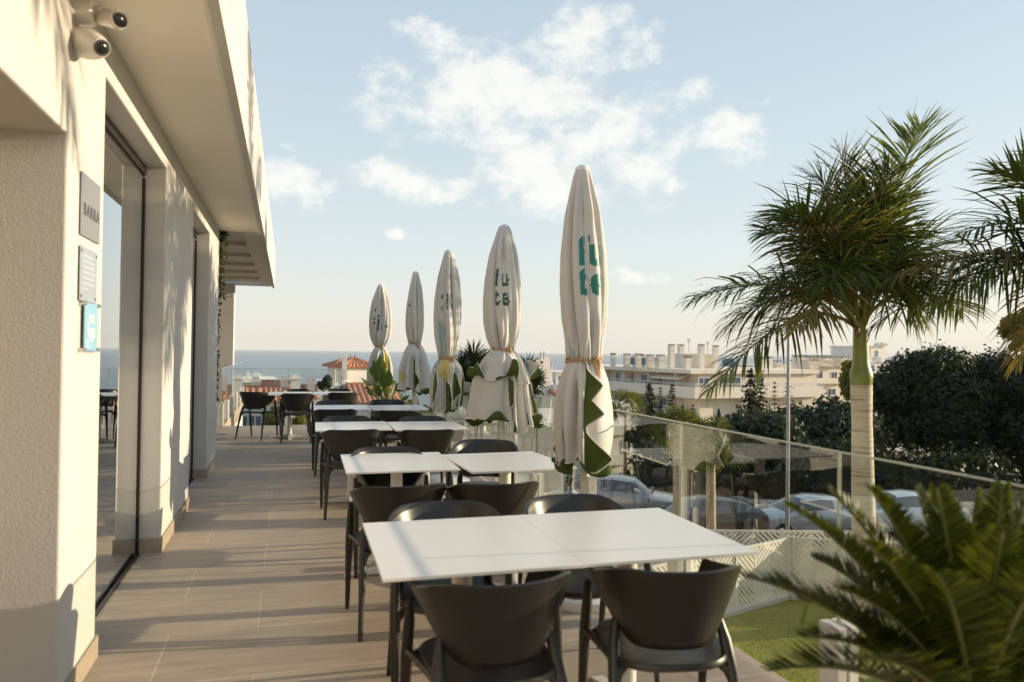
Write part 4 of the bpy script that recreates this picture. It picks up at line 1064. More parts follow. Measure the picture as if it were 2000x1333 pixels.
# artificial lawn below the terrace
def turf_mat():
    m = mat('artificial_turf', (.24, .27, .035), .9, col2=(.36, .37, .06), vscale=2.0, bump=1.0, bscale=140, spec=.1, bdist=.02)
    return m
mb = MB(); mb.grid([[Vector((x, y, -3.0)) for x in (2.19, 4, 6, 8, 10, 12.5)] for y in (-4, 0, 3, 6, 9, 11.9)]); mb_ = mb.build('lawn', turf_mat()); tag(mb_, kind='structure')
rr = random.Random(77); tf = MB()
for k in range(16000):
    x = rr.uniform(2.3, 8.5); y = rr.uniform(4.5, 11.0); a = rr.random()*6.28; h = .035+.02*rr.random(); dx, dy = cos(a)*.006, sin(a)*.006
    tf.poly([(x-dx, y-dy, -3.0), (x+dx, y+dy, -3.0), (x+rr.gauss(0, .015), y+rr.gauss(0, .015), -3.0+h)])
tag(tf.build('grass', turf_mat()), 'short bright artificial grass of the lower lawn', 'grass', kind='stuff')
# street
M_ASPH = mat('asphalt', (.055, .052, .048), .9, var=.2, vscale=3, bump=.3, bscale=90)
mb = MB(); mb.grid([[G(r, d, ST_Z) for r in (-40, -20, 0, 20, 40, 60)] for d in (19.3, 24, 29.2)]); tag(mb.build('street', M_ASPH), kind='structure')
mb = MB()
for q in range(-4, 9): mb.box(-60, 60, 0, .12, 0, .002, Matrix.Translation(G(0, 21.6, ST_Z+.004)) @ Matrix.Rotation(-YAW, 4, 'Z')) if q == 0 else None
tag(mb.build('road_marking', mat('road_paint', (.7, .69, .65), .7)), kind='structure')
mb = MB(); mb.box(-45, 70, 29.2, 31.2, ST_Z-.3, ST_Z+.13, Matrix.Rotation(-YAW, 4, 'Z')); tag(mb.build('pavement', mat('paving', (.34, .30, .25), .8, var=.1)), kind='structure')

# ------------------------------------------------------------------ perforated white fence on the lawn
def slit_fence(label, p0, p1, z0, h, seed):
    p0 = Vector((p0[0], p0[1], z0)); p1 = Vector((p1[0], p1[1], z0)); L = (p1-p0).length; ang = atan2(p1.y-p0.y, p1.x-p0.x)
    root = thing('fence', label, 'fence', p0, ang, 'perforated white fences of the lower lawn'); n = max(1, round(L/1.7)); st = L/n
    for k in range(n):
        x0, x1 = k*st+.03, (k+1)*st-.03; mb = MB(); zb, zt = .10, h-.04
        mb.box(x0, x1, -.018, .018, zt, h); mb.box(x0, x1, -.018, .018, .05, zb)
        nb = 3; bw = (x1-x0)/nb
        for b in range(nb):
            a, c = x0+b*bw, x0+(b+1)*bw; mb.box(a-.02, a+.02, -.010, .010, zb, zt); sgn = 1 if (b+k) % 2 else -1
            pit = .105; bar = .072; z = zb-bw
            while z < zt:
                za, zc = (z, z+bw*.9) if sgn > 0 else (z+bw*.9, z)
                pl = [(a+.02, za), (c-.02, zc), (c-.02, zc+bar), (a+.02, za+bar)]
                if max(q[1] for q in pl) > zb and min(q[1] for q in pl) < zt:
                    for lim, sg in ((zb, 1), (zt, -1)):
                        out = []
                        for (xa, za_), (xb, zb_) in zip(pl, pl[1:]+pl[:1]):
                            ia, ib = (za_-lim)*sg >= 0, (zb_-lim)*sg >= 0
                            if ia: out.append((xa, za_))
                            if ia != ib: f = (lim-za_)/(zb_-za_); out.append((xa+(xb-xa)*f, lim))
                        pl = out
                    if len(pl) > 2: mb.extrude([(x, -.006, zz) for x, zz in pl], (0, .012, 0))
                z += pit
        mb.box(x1-.02, x1+.0, -.010, .010, zb, zt)
        mb.build('perforated_panel', M_WMETAL, root)
    for k in range(n+1):
        mb = MB(); mb.box(k*st-.028, k*st+.028, -.035, .035, 0, h+.02); mb.build('post', M_WMETAL, root)
    mb = MB(); mb.box(-.05, L+.05, -.06, .06, -.4, .05); mb.build('plinth', M_SMOOTHW, root)
A = (4.6, 10.25); B = (8.95, 11.55)
slit_fence('white slit-patterned fence along the near edge of the lower lawn', A, B, -3.0, 1.12, 1)
slit_fence('white slit-patterned fence running on from the corner post behind the cycad fronds', (8.99, 11.50), (13.5, 9.6), -3.0, 1.12, 2)
slit_fence('white slit-patterned fence set back along the street behind the corner', (4.4, 13.6), (10.9, 11.75), -3.05, 1.12, 3)
# white planter block below
mb = MB(); mb.bbox(5.2, 5.6, 8.3, 8.7, -3.0, -2.2, .01)

# lamp post
lp = W(1538, 975, 21.0); root = thing('street_lamp', 'slim grey street lamp pole rising before the apartment block', 'lamp post', (lp.x, lp.y, ST_Z))
top = W(1535, 642, 21.0).z-ST_Z; mb = MB(); mb.tube([(0, 0, 0), (0, 0, .8), (0, 0, .82), (0, 0, top)], [.085, .08, .06, .045], 12); mb.build('pole', mat('galvanised_steel', (.30, .30, .31), .45, metal=.5, var=.08), root, smooth=True, auto=40)
mb = MB(); mb.tube([(0, 0, top-.05), (.1, -.05, top+.25), (.5, -.3, top+.4)], [.04, .035, .03], 8); mb.tube([(.45, -.27, top+.40), (.75, -.45, top+.42)], [.06, .09], 10, flat=.4); mb.build('lamp_head', MATS['galvanised_steel'], root, smooth=True)

# ------------------------------------------------------------------ cars
M_CARGL = glass_mat('car_window', (.10, .11, .12), 1.3, base=.08)
M_TYRE = mat('tyre_rubber', (.015, .015, .015), .8); M_RIM = mat('alloy_rim', (.42, .42, .42), .35, metal=.8); M_BLK = mat('black_trim', (.012, .012, .012), .45)
M_RED = mat('red_tail_lamp', (.30, .012, .01), .2); M_HEAD = mat('clear_headlamp', (.6, .6, .6), .15, spec=.8); M_PLATE = mat('white_plate', (.72, .72, .70), .5)
def car(name, label, r, d, turn, paint, L=4.4, Wd=1.82, Hh=1.5, kind='hatch', plate=True, rough=.22):
    root = thing(name, label, 'car', G(r, d, ST_Z), -YAW+radians(turn), 'cars parked along the street')
    pm = mat('car_paint_'+paint[0], paint[1], rough, coat=.15 if paint[0] == 'black' else .5, metal=.0 if paint[0] == 'black' else .25, spec=.35)
    hl = L/2; hw = Wd/2
    # stations: x, bottom, belt z, top z, half width at belt, half width at top
    if kind == 'suv': S = [(-1, .45, .78, .80, .80, .78), (-.96, .30, .95, 1.05, .93, .80), (-.86, .25, 1.02, 1.42, .97, .70), (-.62, .22, 1.02, 1.53, 1, .70), (-.2, .22, .99, 1.56, 1, .71), (.12, .22, .97, 1.50, 1, .70), (.42, .22, .98, 1.04, .98, .80), (.75, .24, .92, .95, .95, .72), (.95, .30, .78, .82, .86, .6), (1, .42, .62, .66, .74, .5)]
    elif kind == 'sedan': S = [(-1, .45, .80, .84, .80, .7), (-.95, .32, .93, .97, .90, .78), (-.70, .24, .96, 1.02, .96, .78), (-.42, .2, .95, 1.38, 1, .66), (-.05, .2, .93, 1.45, 1, .66), (.18, .2, .92, 1.38, 1, .65), (.48, .2, .92, .96, .97, .78), (.78, .22, .84, .87, .94, .7), (.95, .3, .70, .74, .86, .6), (1, .42, .58, .62, .72, .5)]
    else: S = [(-1, .42, .82, .86, .82, .74), (-.95, .30, .98, 1.04, .92, .76), (-.80, .24, 1.02, 1.30, .96, .66), (-.50, .22, 1.00, 1.46, 1, .66), (-.12, .22, .97, 1.53, 1, .68), (.15, .22, .95, 1.46, 1, .67), (.46, .22, .95, 1.0, .98, .8), (.78, .24, .88, .91, .95, .7), (.95, .3, .74, .78, .86, .6), (1, .42, .60, .64, .74, .5)]
    kz = Hh/1.55
    # refine stations smoothly
    X = []
    for a, b in zip(S, S[1:]):
        for q in range(4): X.append(tuple(lerp(a[i], b[i], q/4) for i in range(6)))
    X.append(S[-1])
    def ring(s):
        x, zb, zw, zt, wb, wt = s; x *= hl; wb *= hw; wt *= hw; zw *= kz; zt *= kz; pts = []
        half = [(0, zb), (wb*.80, zb), (wb*.93, zb+.06), (wb*.985, lerp(zb, zw, .45)), (wb, lerp(zb, zw, .75)), (wb*.965, zw), (lerp(wb*.95, wt, .30), lerp(zw, zt, .32)), (lerp(wb*.95, wt, .72), lerp(zw, zt, .74)), (wt, zt-.02*(zt-zw > .2)), (wt*.80, zt+.02), (0, zt+.035)]
        return [(x, y, z) for y, z in half]+[(x, -y, z) for y, z in half[-2:0:-1]]
    rings = [ring(s) for s in X]; n = len(rings[0]); body = MB(); gl = MB()
    ids = [[body.vert(p) for p in rg] for rg in rings]; gid = [[gl.vert(p) for p in rg] for rg in rings]
    for a in range(len(rings)-1):
        s0, s1 = X[a], X[a+1]; hcab = min(s0[3]-s0[2], s1[3]-s1[2]); hmx = max(s0[3]-s0[2], s1[3]-s1[2])
        for j in range(n):
            k = (j+1) % n; side = j in (6, 7) or j in (n-8, n-7); topj = j in (8, 9, 10, 11)
            isg = False
            if side and hcab > .22 and (a % 8) != 5: isg = True
            slope = abs(s1[3]-s0[3])/(abs(s1[0]-s0[0])*hl+1e-6)
            if topj and slope > .55 and hmx > .10 and hcab > .02: isg = True
            f = [j, k]
            (gl if isg else body).face([(gid if isg else ids)[a][j], (gid if isg else ids)[a][k], (gid if isg else ids)[a+1][k], (gid if isg else ids)[a+1][j]])
    body.face(ids[0][::-1]); body.face(ids[-1])
    body.build('body', pm, root, smooth=True, auto=32); gl.build('windows', M_CARGL, root, smooth=True, auto=40)
    for sx in (-.60, .60):
        for sy in (-1, 1):
            M = Matrix.Translation((sx*hl, sy*(hw-.10), .33)) @ Matrix.Rotation(pi/2, 4, 'X')
            mb = MB(); mb.lathe((0, 0, 0), [(.20, -.11), (.30, -.115), (.335, -.08), (.335, .08), (.30, .115), (.20, .11)], 24); mb.v = [tuple(M @ Vector(v)) for v in mb.v]; w = mb.build('wheel', M_TYRE, root, smooth=True, auto=40)
            mb = MB()
            mb.lathe((0, 0, 0), [(.215, -.10), (.215, .10)], 20, cap=False)
            for q in range(5):
                R5 = Matrix.Rotation(q*2*pi/5, 4, 'Z'); mb.box(.02, .21, -.025, .025, .085 if sy < 0 else -.115, .115 if sy < 0 else -.085, R5)
            mb.lathe((0, 0, 0), [(.05, -.115), (.05, .115)], 12)
            mb.v = [tuple(M @ Vector(v)) for v in mb.v]; mb.build('rim', M_RIM, w)
            mb = MB(); 
    for sy in (-1, 1):
        mb = MB(); mb.bbox(-hl*.985, -hl*.90, sy*hw*.62-.10, sy*hw*.62+.10, .80*kz, .93*kz, .015); mb.build('tail_lamp', M_RED, root)
        mb = MB(); mb.bbox(hl*.90, hl*.975, sy*hw*.62-.13, sy*hw*.62+.13, .62*kz, .74*kz, .02); mb.build('headlight', M_HEAD, root)
        mb = MB(); mb.bbox(hl*.34, hl*.40, sy*(hw+.10)-.09, sy*(hw+.10)+.09, .94*kz, 1.08*kz, .02); mb.build('wing_mirror', pm, root)
    if plate:
        mb = MB(); mb.box(-hl-.012, -hl+.01, -.26, .26, .62*kz, .73*kz); pl = mb.build('number_plate', M_PLATE, root)
    if kind == 'hatch':
        mb = MB(); mb.bbox(-hl*.90, -hl*.70, -.56, .56, 1.36*kz, 1.40*kz, .015); mb.build('spoiler', M_BLK, root)
car('parked_car', 'silver grey SUV with pale windscreen, parked behind the nearest parasol pole', 4.35, 27.4, -14, ('silver', (.30, .33, .37)), 4.5, 1.85, 1.62, 'suv')
car('parked_car', 'black hatchback with rear spoiler, parked seen from its rear corner', 6.25, 24.3, 197, ('black', (.012, .013, .015)), 4.3, 1.8, 1.52, 'hatch')
car('parked_car', 'pale silver saloon car parked behind the black hatchback', 10.3, 25.6, 190, ('pale silver', (.42, .44, .47)), 4.6, 1.8, 1.46, 'sedan')
car('parked_car', 'white car half hidden behind the cycad fronds', 13.6, 25.9, 176, ('white', (.66, .67, .68)), 4.2, 1.78, 1.5, 'hatch')
car('parked_car', 'light grey car behind the second table, seen through the balustrade', 0.9, 27.0, -8, ('light grey', (.36, .38, .40)), 4.4, 1.8, 1.55, 'suv')

# ------------------------------------------------------------------ apartment blocks and houses
M_CREAM = mat('cream_facade', (.72, .63, .51), .85, var=.06, vscale=.4, bump=.2, bscale=8)
M_CREAM2 = mat('pale_cream_band', (.76, .68, .57), .85, var=.05, vscale=.5)
M_HWHITE = mat('whitewashed_wall', (.76, .72, .65), .85, var=.05, vscale=.6, bump=.2, bscale=12)
M_WGL = mat('window_glass_far', (.10, .14, .18), .12, spec=.7); M_WFR = mat('white_window_frame', (.62, .62, .62), .5)
M_RAIL = mat('white_rail', (.62, .63, .66), .5); M_GREYC = mat('grey_vent_cap', (.20, .17, .14), .8, var=.2)
def rect(c, ax, ay, x0, x1, y0, y1): return [c+ax*x0+ay*y0, c+ax*x1+ay*y0, c+ax*x1+ay*y1, c+ax*x0+ay*y1]
def chimney(par, p, w, z0, z1, m, cap=True, nm='chimney'):
    if m is M_HWHITE:
        mb = MB(); mb.box(p[0]-w/2, p[0]+w/2, p[1]-w/2, p[1]+w/2, z0, z1-.2); mb.box(p[0]-w*.62, p[0]+w*.62, p[1]-w*.62, p[1]+w*.62, z1-.1999, z1-.08); mb.box(p[0]-w*.36, p[0]+w*.36, p[1]-w*.36, p[1]+w*.36, z1-.0799, z1+.14)
        return mb.build(nm, m, par)
    mb = MB(); mb.box(p[0]-w/2, p[0]+w/2, p[1]-w/2, p[1]+w/2, z0, z1); mb.box(p[0]-w*.6, p[0]+w*.6, p[1]-w*.6, p[1]+w*.6, z1-.45, z1-.35)
    ch = mb.build(nm, m, par)
    if cap:
        mb = MB()
        for sx in (-.38, .38):
            for sy in (-.38, .38): mb.box(p[0]+sx*w-.06, p[0]+sx*w+.06, p[1]+sy*w-.06, p[1]+sy*w+.06, z1, z1+.22)
        mb.box(p[0]-w*.55, p[0]+w*.55, p[1]-w*.55, p[1]+w*.55, z1+.22, z1+.30); mb.build('cap', M_GREYC, ch)
    return ch
def window(par, c, u, nrm, w, h, m=None, frame=.10):
    """window set on a wall: c = centre on the wall face, u = direction along the wall, nrm = outward"""
    c, u, nrm = Vector(c), Vector(u).normalized(), Vector(nrm).normalized(); M = Matrix.Translation(c) @ Matrix((u, nrm, Vector((0, 0, 1)))).transposed().to_4x4()
    mb = MB(); mb.box(-w/2, -w/2+frame, 0, .06, -h/2, h/2, M); mb.box(w/2-frame, w/2, 0, .06, -h/2, h/2, M); mb.box(-w/2+frame, w/2-frame, 0, .06, h/2-frame, h/2, M); mb.box(-w/2+frame, w/2-frame, 0, .06, -h/2, -h/2+frame, M); mb.box(-frame*.4, frame*.4, 0, .06, -h/2+frame, h/2-frame, M)
    o = mb.build('window', M_WFR, par); mb = MB(); mb.box(-w/2+frame, w/2-frame, .005, .025, -h/2+frame, h/2-frame, M); mb.build('pane', m or M_WGL, o)
# big cream block with balconies
ap = thing('apartment_block', 'large cream apartment block with long balconies and many roof chimneys', 'building', (0, 0, 0), 0, 'buildings of the town')
Apt = W(1150, 700, 116); Bpt = W(1350, 700, 93); Cpt = W(1600, 700, 101)
for p_ in (Apt, Bpt, Cpt): p_.z = 0
uAB = (Bpt-Apt).normalized(); uBC = (Cpt-Bpt).normalized(); nAB = Vector((uAB.y, -uAB.x, 0)); nBC = Vector((uBC.y, -uBC.x, 0)); back = FG*16
ZR = -0.55
def foot(o1, o2):
    a = Apt+nAB*o1; b_ = Bpt+nAB*o1; c_ = Cpt+nBC*o2
    # corner where both offset facades meet
    b2 = Bpt+nBC*o2; den = uAB.x*uBC.y-uAB.y*uBC.x; tt = ((b2.x-b_.x)*uBC.y-(b2.y-b_.y)*uBC.x)/den; cn = b_+uAB*tt
    return [tuple(q) for q in (a, cn, c_, Cpt+back, Apt+back)]
mb = MB(); mb.prism(foot(-1.7, -.4), -14.5, ZR-.5); mb.build('wall', M_CREAM, ap)
mb = MB(); mb.prism(foot(0.05, 0.05), ZR-.5, ZR); mb.build('roof', M_CREAM2, ap)
for zt, o2 in ((ZR-2.15, .75), (ZR-5.3, .0), (ZR-8.4, .0), (ZR-11.5, 0)):
    mb = MB()
    f_ = foot(0, o2); g_ = foot(-.22, o2-.22)
    mb.prism(f_, zt-1.45, zt-1.15)
    for k in (0, 1):
        if o2 == 0 and k == 1: continue
        q = [f_[k], f_[k+1], g_[k+1], g_[k]]; mb.prism(q, zt-1.149, zt)
    bal = mb.build('balcony', M_CREAM2, ap); mb = MB()
    for k in (0, 1):
        if o2 == 0 and k == 1: continue
        a_, b_ = Vector(f_[k]), Vector(f_[k+1]); dv = b_-a_; nn_ = int(dv.length/1.8); off_ = (Vector(g_[k])-a_)*.5
        for h in (.22, .40): mb.tube([a_+off_+Vector((0, 0, zt+h)), b_+off_+Vector((0, 0, zt+h))], .045, 5)
        for q in range(nn_+1): p_ = a_+dv*(q/nn_)+off_; mb.box(p_.x-.03, p_.x+.03, p_.y-.03, p_.y+.03, zt, zt+.42)
    mb.build('railing', M_RAIL, bal)
rr = random.Random(12); LAB = (Bpt-Apt).length
for fl in range(3):
    zc = ZR-.5-1.35-fl*3.1
    x = 1.5
    while x < LAB-2.5:
        w = rr.choice((1.4, 2.0, 1.2)); c = Apt+uAB*(x+w/2)-nAB*1.7; window(ap, (c.x, c.y, zc-.1), uAB, nAB, w, 2.1); x += w+rr.uniform(1.4, 2.6)
    for q in range(4):
        c = Apt+uAB*(3.5+q*LAB/4.2); mb = MB(); M = Matrix.Translation((c.x, c.y, 0)) @ Matrix((uAB, nAB, Vector((0, 0, 1)))).transposed().to_4x4(); mb.box(-.1, .1, -1.69, -.3, zc-1.25, zc+1.34, M); mb.build('divider', M_CREAM, ap)
LBC = (Cpt-Bpt).length
for (xx, zc, w, h) in ((2.2, ZR-1.9, 1.6, 1.9), (6.5, ZR-1.9, 3.2, 2.0), (11, ZR-1.9, 1.8, 1.9), (9.3, ZR-5.4, 1.0, 2.2), (12.6, ZR-5.4, 1.2, 1.4), (9.3, ZR-8.4, 1.0, 2.2), (4.0, ZR-8.4, 1.2, 1.4)):
    c = Bpt+uBC*xx-nBC*.4; window(ap, (c.x, c.y, zc), uBC, nBC, w, h)
for (x0, x1) in ((7.6, 8.6), (10.6, 11.6)):
    mb = MB(); M = Matrix.Translation((Bpt.x, Bpt.y, 0)) @ Matrix((uBC, nBC, Vector((0, 0, 1)))).transposed().to_4x4(); mb.box(x0, x1, -.39, .35, -14.4, ZR-3.61, M); mb.build('pilaster', M_CREAM, ap)
for (px, ptop, pbot, w, dd) in ((1197, 694, 716, 1.2, 104), (1224, 695, 716, 1.6, 103), (1246, 695, 716, 1.5, 102), (1254, 696, 716, .9, 108), (1269, 697, 717, 1.8, 101), (1290, 697, 717, 1.9, 100), (1311, 677, 719, 1.5, 99), (1329, 677, 719, 1.5, 106), (1342, 700, 722, 1.6, 97), (1369, 677, 722, 1.5, 100), (1397, 679, 724, 1.4, 103), (1490, 702, 724, 1.4, 108), (1503, 701, 724, 1.4, 110)):
    p = W(px, pbot, dd); chimney(ap, (p.x, p.y), w*.46, ZR, W(px, ptop, dd).z, M_CREAM2)
for (xa, xb, pt, dd, dp) in ((1330, 1368, 691, 104, 7), (1366, 1400, 692, 106, 8)):
    a_, b_ = W(xa, pt, dd), W(xb, pt, dd); mb = MB(); z1 = a_.z; f_ = [a_, b_, b_+FG*dp, a_+FG*dp]; mb.prism([tuple(q)[:2] for q in f_], ZR, z1-.25); f2 = [a_-FG*.2-RG*.2, b_-FG*.2+RG*.2, b_+FG*dp+RG*.2, a_+FG*dp-RG*.2]; mb.prism([tuple(q)[:2] for q in f2], z1-.249, z1); mb.build('stair_tower', M_CREAM, ap)

def block(label, px0, px1, ptop, d, gz, dep, storeys, seed, m=None, turn=0.38, group='buildings of the town', chs=(), name='apartment_block', band=True):
    """flat-roofed block seen between photo columns px0 and px1"""
    rr = random.Random(seed); a, b = W(px0, ptop, d), W(px1, ptop, d); zt = (a.z+b.z)/2; root = thing(name, label, 'building', (0, 0, 0), 0, group); w = (b-a).length
    M = Matrix.Translation((a.x, a.y, 0)) @ Matrix.Rotation(-YAW+turn, 4, 'Z'); m = m or M_HWHITE
    mb = MB(); mb.box(0, w, 0, dep, gz, zt-.3, M); mb.build('wall', m, root); mb = MB(); mb.box(-.25, w+.25, -.25, dep+.25, zt-.299, zt, M); mb.build('roof', m, root)
    sh = 3.0; u = M.to_3x3() @ Vector((1, 0, 0)); nn = M.to_3x3() @ Vector((0, -1, 0))
    for s in range(storeys):
        zc = zt-1.75-s*sh; x = 1.0
        if zc-1.2 < gz: break
        while x < w-1.2:
            ww = rr.choice((1.1, 1.5, 2.0)); ww = min(ww, w-x-.3); c = M @ Vector((x+ww/2, 0, 0)); window(root, (c.x, c.y, zc), u, nn, ww, 1.5 if rr.random() < .6 else 2.0); x += ww+rr.uniform(.9, 2.2)
        if band and s < storeys:
            mb = MB(); mb.box(.0, w, -1.1, -.001, zc-1.35, zc-1.15, M); mb.box(0, w, -1.1, -.98, zc-1.149, zc-.35, M); mb.build('balcony', m, root)
    for (px, pt, ww, dd) in chs:
        p = W(px, ptop, d+dd); chimney(root, (p.x, p.y), ww, zt, W(px, pt, d+dd).z, m)
    return root
# roof clutter of the big block: aerials, tanks, an awning
for k, (px, py, dd, hh) in enumerate(((1236, 716, 101, 1.8), (1280, 716, 100, 1.4), (1345, 690, 107, 2.0), (1382, 690, 108, 1.6), (1440, 722, 104, 1.5))):
    p = W(px, py, dd); mb = MB(); z0 = ZR if k in (0, 1, 4) else p.z; mb.tube([(p.x, p.y, z0), (p.x, p.y, z0+hh)], .035, 5)
    for q in range(4): mb.tube([(p.x-.35+.05*q, p.y, z0+hh-.12*q), (p.x+.35-.05*q, p.y, z0+hh-.12*q)], .02, 4)
    mb.build('aerial', M_GREYC, ap)
for (px, dd) in ((1238, 104), (1258, 103), (1425, 104)):
    p = W(px, 716, dd); mb = MB(); mb.extrude([Vector((p.x, p.y, ZR+.35))+RG*x+Vector((0, 0, z))+FG*y for x, z, y in ((-.9, 0, 0), (.9, 0, 0), (.9, .8, .8), (-.9, .8, .8))], (0, 0, .06)); mb.tube([Vector((p.x, p.y, ZR+1.15))-RG*.7+FG*.8, Vector((p.x, p.y, ZR+1.15))+RG*.7+FG*.8], .26, 10); mb.box(p.x-.05, p.x+.05, p.y-.05, p.y+.05, ZR, ZR+.4); mb.build('solar_heater', M_WGL, ap)
c = Apt+uAB*(LAB*.66)-nAB*.9; mb = MB(); M = Matrix.Translation((c.x, c.y, ZR-.6)) @ Matrix((uAB, nAB, Vector((0, 0, 1)))).transposed().to_4x4()
mb.extrude([M @ Vector(q) for q in ((0, -.7, 0), (0, 1.0, -.55), (0, 1.0, -.75), (0, -.7, -.06))], uAB*6.5); mb.build('awning', mat('cream_awning', (.66, .58, .44), .8, var=.1), ap)
block('cream block with open roof terrace behind the street lamp pole', 1500, 1600, 722, 112, -16, 14, 4, 5, M_CREAM, chs=((1518, 708, .9, 4), (1590, 706, .9, 4)))
block('long pale apartment block with solar tanks behind the palm trunk', 1528, 1690, 716, 128, -18, 16, 5, 6, M_CREAM2, chs=((1562, 699, 1.7, 3), (1582, 700, 1.1, 5), (1610, 700, 2.0, 3), (1645, 700, 2.0, 4), (1545, 706, 1.0, 7)))
block('white stepped apartment block beyond the dark ficus, lower roof', 1690, 1800, 706, 150, -18, 16, 4, 7, M_HWHITE, chs=((1712, 698, 1.2, 2), (1748, 697, 1.2, 3), (1776, 690, 1.2, 5), (1797, 684, 1.2, 6)))
block('white apartment block top storey with paired chimneys beyond the palm', 1702, 1738, 676, 168, -18, 12, 3, 8, M_HWHITE, chs=((1716, 671, 1.3, 1), (1725, 671, 1.3, 1)), band=False)
block('pale apartment block at the horizon between the lamp pole and the palm', 1620, 1662, 694, 175, -20, 12, 3, 9, M_HWHITE, chs=((1645, 688, 1.4, 2),), band=False)
block('flat grey-white building near the sea between the white houses', 1085, 1150, 727, 210, -30, 18, 3, 10, M_HWHITE, band=False)
block('low cream building seen below the balustrade edge by the nearest parasol', 1150, 1250, 790, 74, -14, 10, 3, 13, M_HWHITE)

# whitewashed houses with tiled roofs
def tile_mat():
    m = mat('terracotta_roof_tile', (.36, .13, .06), .85, col2=(.52, .26, .15), vscale=5, bump=.3, bscale=20)
    return m
M_ROOF = tile_mat()
def tiled_slope(mb, a, b, c, d, pitch=.30, amp=.07):
    """corrugated slope: eave a-b, ridge d-c"""
    a, b, c, d = map(Vector, (a, b, c, d)); n = max(2, int((b-a).length/pitch)); nr = (b-a).cross(d-a).normalized()
    if nr.z < 0: nr = -nr
    K = n*6; rows = []
    for j in range(2):
        row = []
        for k in range(K+1):
            f = k/K; p = a.lerp(b, f) if j == 0 else d.lerp(c, f); row.append(p+nr*amp*abs(sin(pi*f*n)))
        rows.append(row)
    mb.grid(rows)
    rows2 = [[p-nr*.10 for p in r] for r in rows]
    mb.grid(rows2); mb.grid([rows[0], rows2[0]])
def gable_house(label, px0, px1, peave, pridge, d, dep, gz, seed, chs=(), turn=0.32, wins=3, par=True):
    rr = random.Random(seed); a, b = W(px0, peave, d), W(px1, peave, d); ze = (a.z+b.z)/2; w = (b-a).length; zr = W((px0+px1)/2, pridge, d+dep/2).z
    root = thing('house', label, 'house', (0, 0, 0), 0, 'whitewashed houses below the terrace'); M = Matrix.Translation((a.x, a.y, 0)) @ Matrix.Rotation(-YAW+turn, 4, 'Z'); T = lambda x, y, z: M @ Vector((x, y, z))
    mb = MB(); mb.box(0, w, 0, dep, gz, ze-.05, M)
    for x0 in (0, w-.25): mb.extrude([T(x0, 0, ze-.049), T(x0, dep, ze-.049), T(x0, dep/2, zr-.12)], M.to_3x3() @ Vector((.25, 0, 0)))
    mb.build('wall', M_HWHITE, root)
    mb = MB(); tiled_slope(mb, T(-.15, -.35, ze-.12), T(w+.15, -.35, ze-.12), T(w+.15, dep/2, zr), T(-.15, dep/2, zr)); tiled_slope(mb, T(w+.15, dep+.35, ze-.12), T(-.15, dep+.35, ze-.12), T(-.15, dep/2, zr), T(w+.15, dep/2, zr))
    mb.tube([T(-.15, dep/2, zr+.03), T(w+.15, dep/2, zr+.03)], .11, 8); mb.build('roof', M_ROOF, root, smooth=True, auto=50)
    u = M.to_3x3() @ Vector((1, 0, 0)); nn = M.to_3x3() @ Vector((0, -1, 0))
    for k in range(wins):
        c = T(w*(k+.5)/wins, 0, 0); window(root, (c.x, c.y, ze-1.5), u, nn, .9, 1.2, frame=.08)
    for (px, pt, pb, ww, dd) in chs:
        p = W(px, pb, d+dd); chimney(root, (p.x, p.y), ww, p.z-1.0, W(px, pt, d+dd).z-.25, M_HWHITE)
    return root
gable_house('white house with a wide striped tile roof behind the chairs of the farthest table', 508, 574, 781, 746, 46, 7.5, -9, 1, chs=((500, 733, 746, .55, 2.5), (556, 731, 748, .5, 3), (577, 728, 752, .6, 1.5)))
gable_house('white house with a lower tile roof and square chimney next to the wide roof', 578, 618, 775, 755, 48, 6, -9, 2, chs=((607, 731, 754, .5, 2),))
gable_house('white house with an old tan tile roof beside the canopy column', 464, 503, 782, 757, 44, 5.5, -9, 3)
gable_house('white house with a steep tile roof behind the broad-leaved plant', 690, 775, 784, 752, 42, 6.5, -9, 4)
gable_house('white cottage with red tile roof between the bell gable and the nearest parasol', 1085, 1150, 768, 757, 44, 3.5, -9, 5, wins=2)
gable_house('white house with tile roof low down behind the third parasol', 775, 850, 800, 778, 38, 6, -9, 16)
# tower with hipped roofs
tw = thing('tower_house', 'white tower house with red hipped roof, barred arch window and square chimney', 'house', (0, 0, 0), 0, 'whitewashed houses below the terrace'); d0 = 50
def hip(mb, M, w, dp, z0, z1, ov=.3):
    T = lambda x, y, z: M @ Vector((x, y, z)); p = T(w/2, dp/2, z1)
    cs = [T(-ov, -ov, z0), T(w+ov, -ov, z0), T(w+ov, dp+ov, z0), T(-ov, dp+ov, z0)]
    for k in range(4): tiled_slope(mb, cs[k], cs[(k+1) % 4], p, p, .28, .06)
    for k in range(4): mb.tube([cs[k], p], .08, 6)
a = W(674, 717, d0); Mt = Matrix.Translation((a.x, a.y, 0)) @ Matrix.Rotation(-YAW+.55, 4, 'Z'); mb = MB(); mb.box(0, 1.9, 0, 1.9, -10, a.z, Mt); mb.build('wall', M_HWHITE, tw)
mb = MB(); hip(mb, Mt, 1.9, 1.9, a.z, W(690, 699, d0).z); mb.build('roof', M_ROOF, tw, smooth=True, auto=50)
a2 = W(655, 715, d0+3); M2 = Matrix.Translation((a2.x, a2.y, 0)) @ Matrix.Rotation(-YAW+.55, 4, 'Z'); mb = MB(); mb.box(0, 1.6, 0, 1.8, -10, a2.z, M2); mb.build('wall', M_HWHITE, tw); mb = MB(); hip(mb, M2, 1.6, 1.8, a2.z, W(668, 703, d0+3).z); mb.build('roof', M_ROOF, tw, smooth=True, auto=50)
c = W(673, 715, d0-.5); chimney(tw, (c.x, c.y), .32, -8, W(673, 694, d0-.5).z, M_HWHITE)
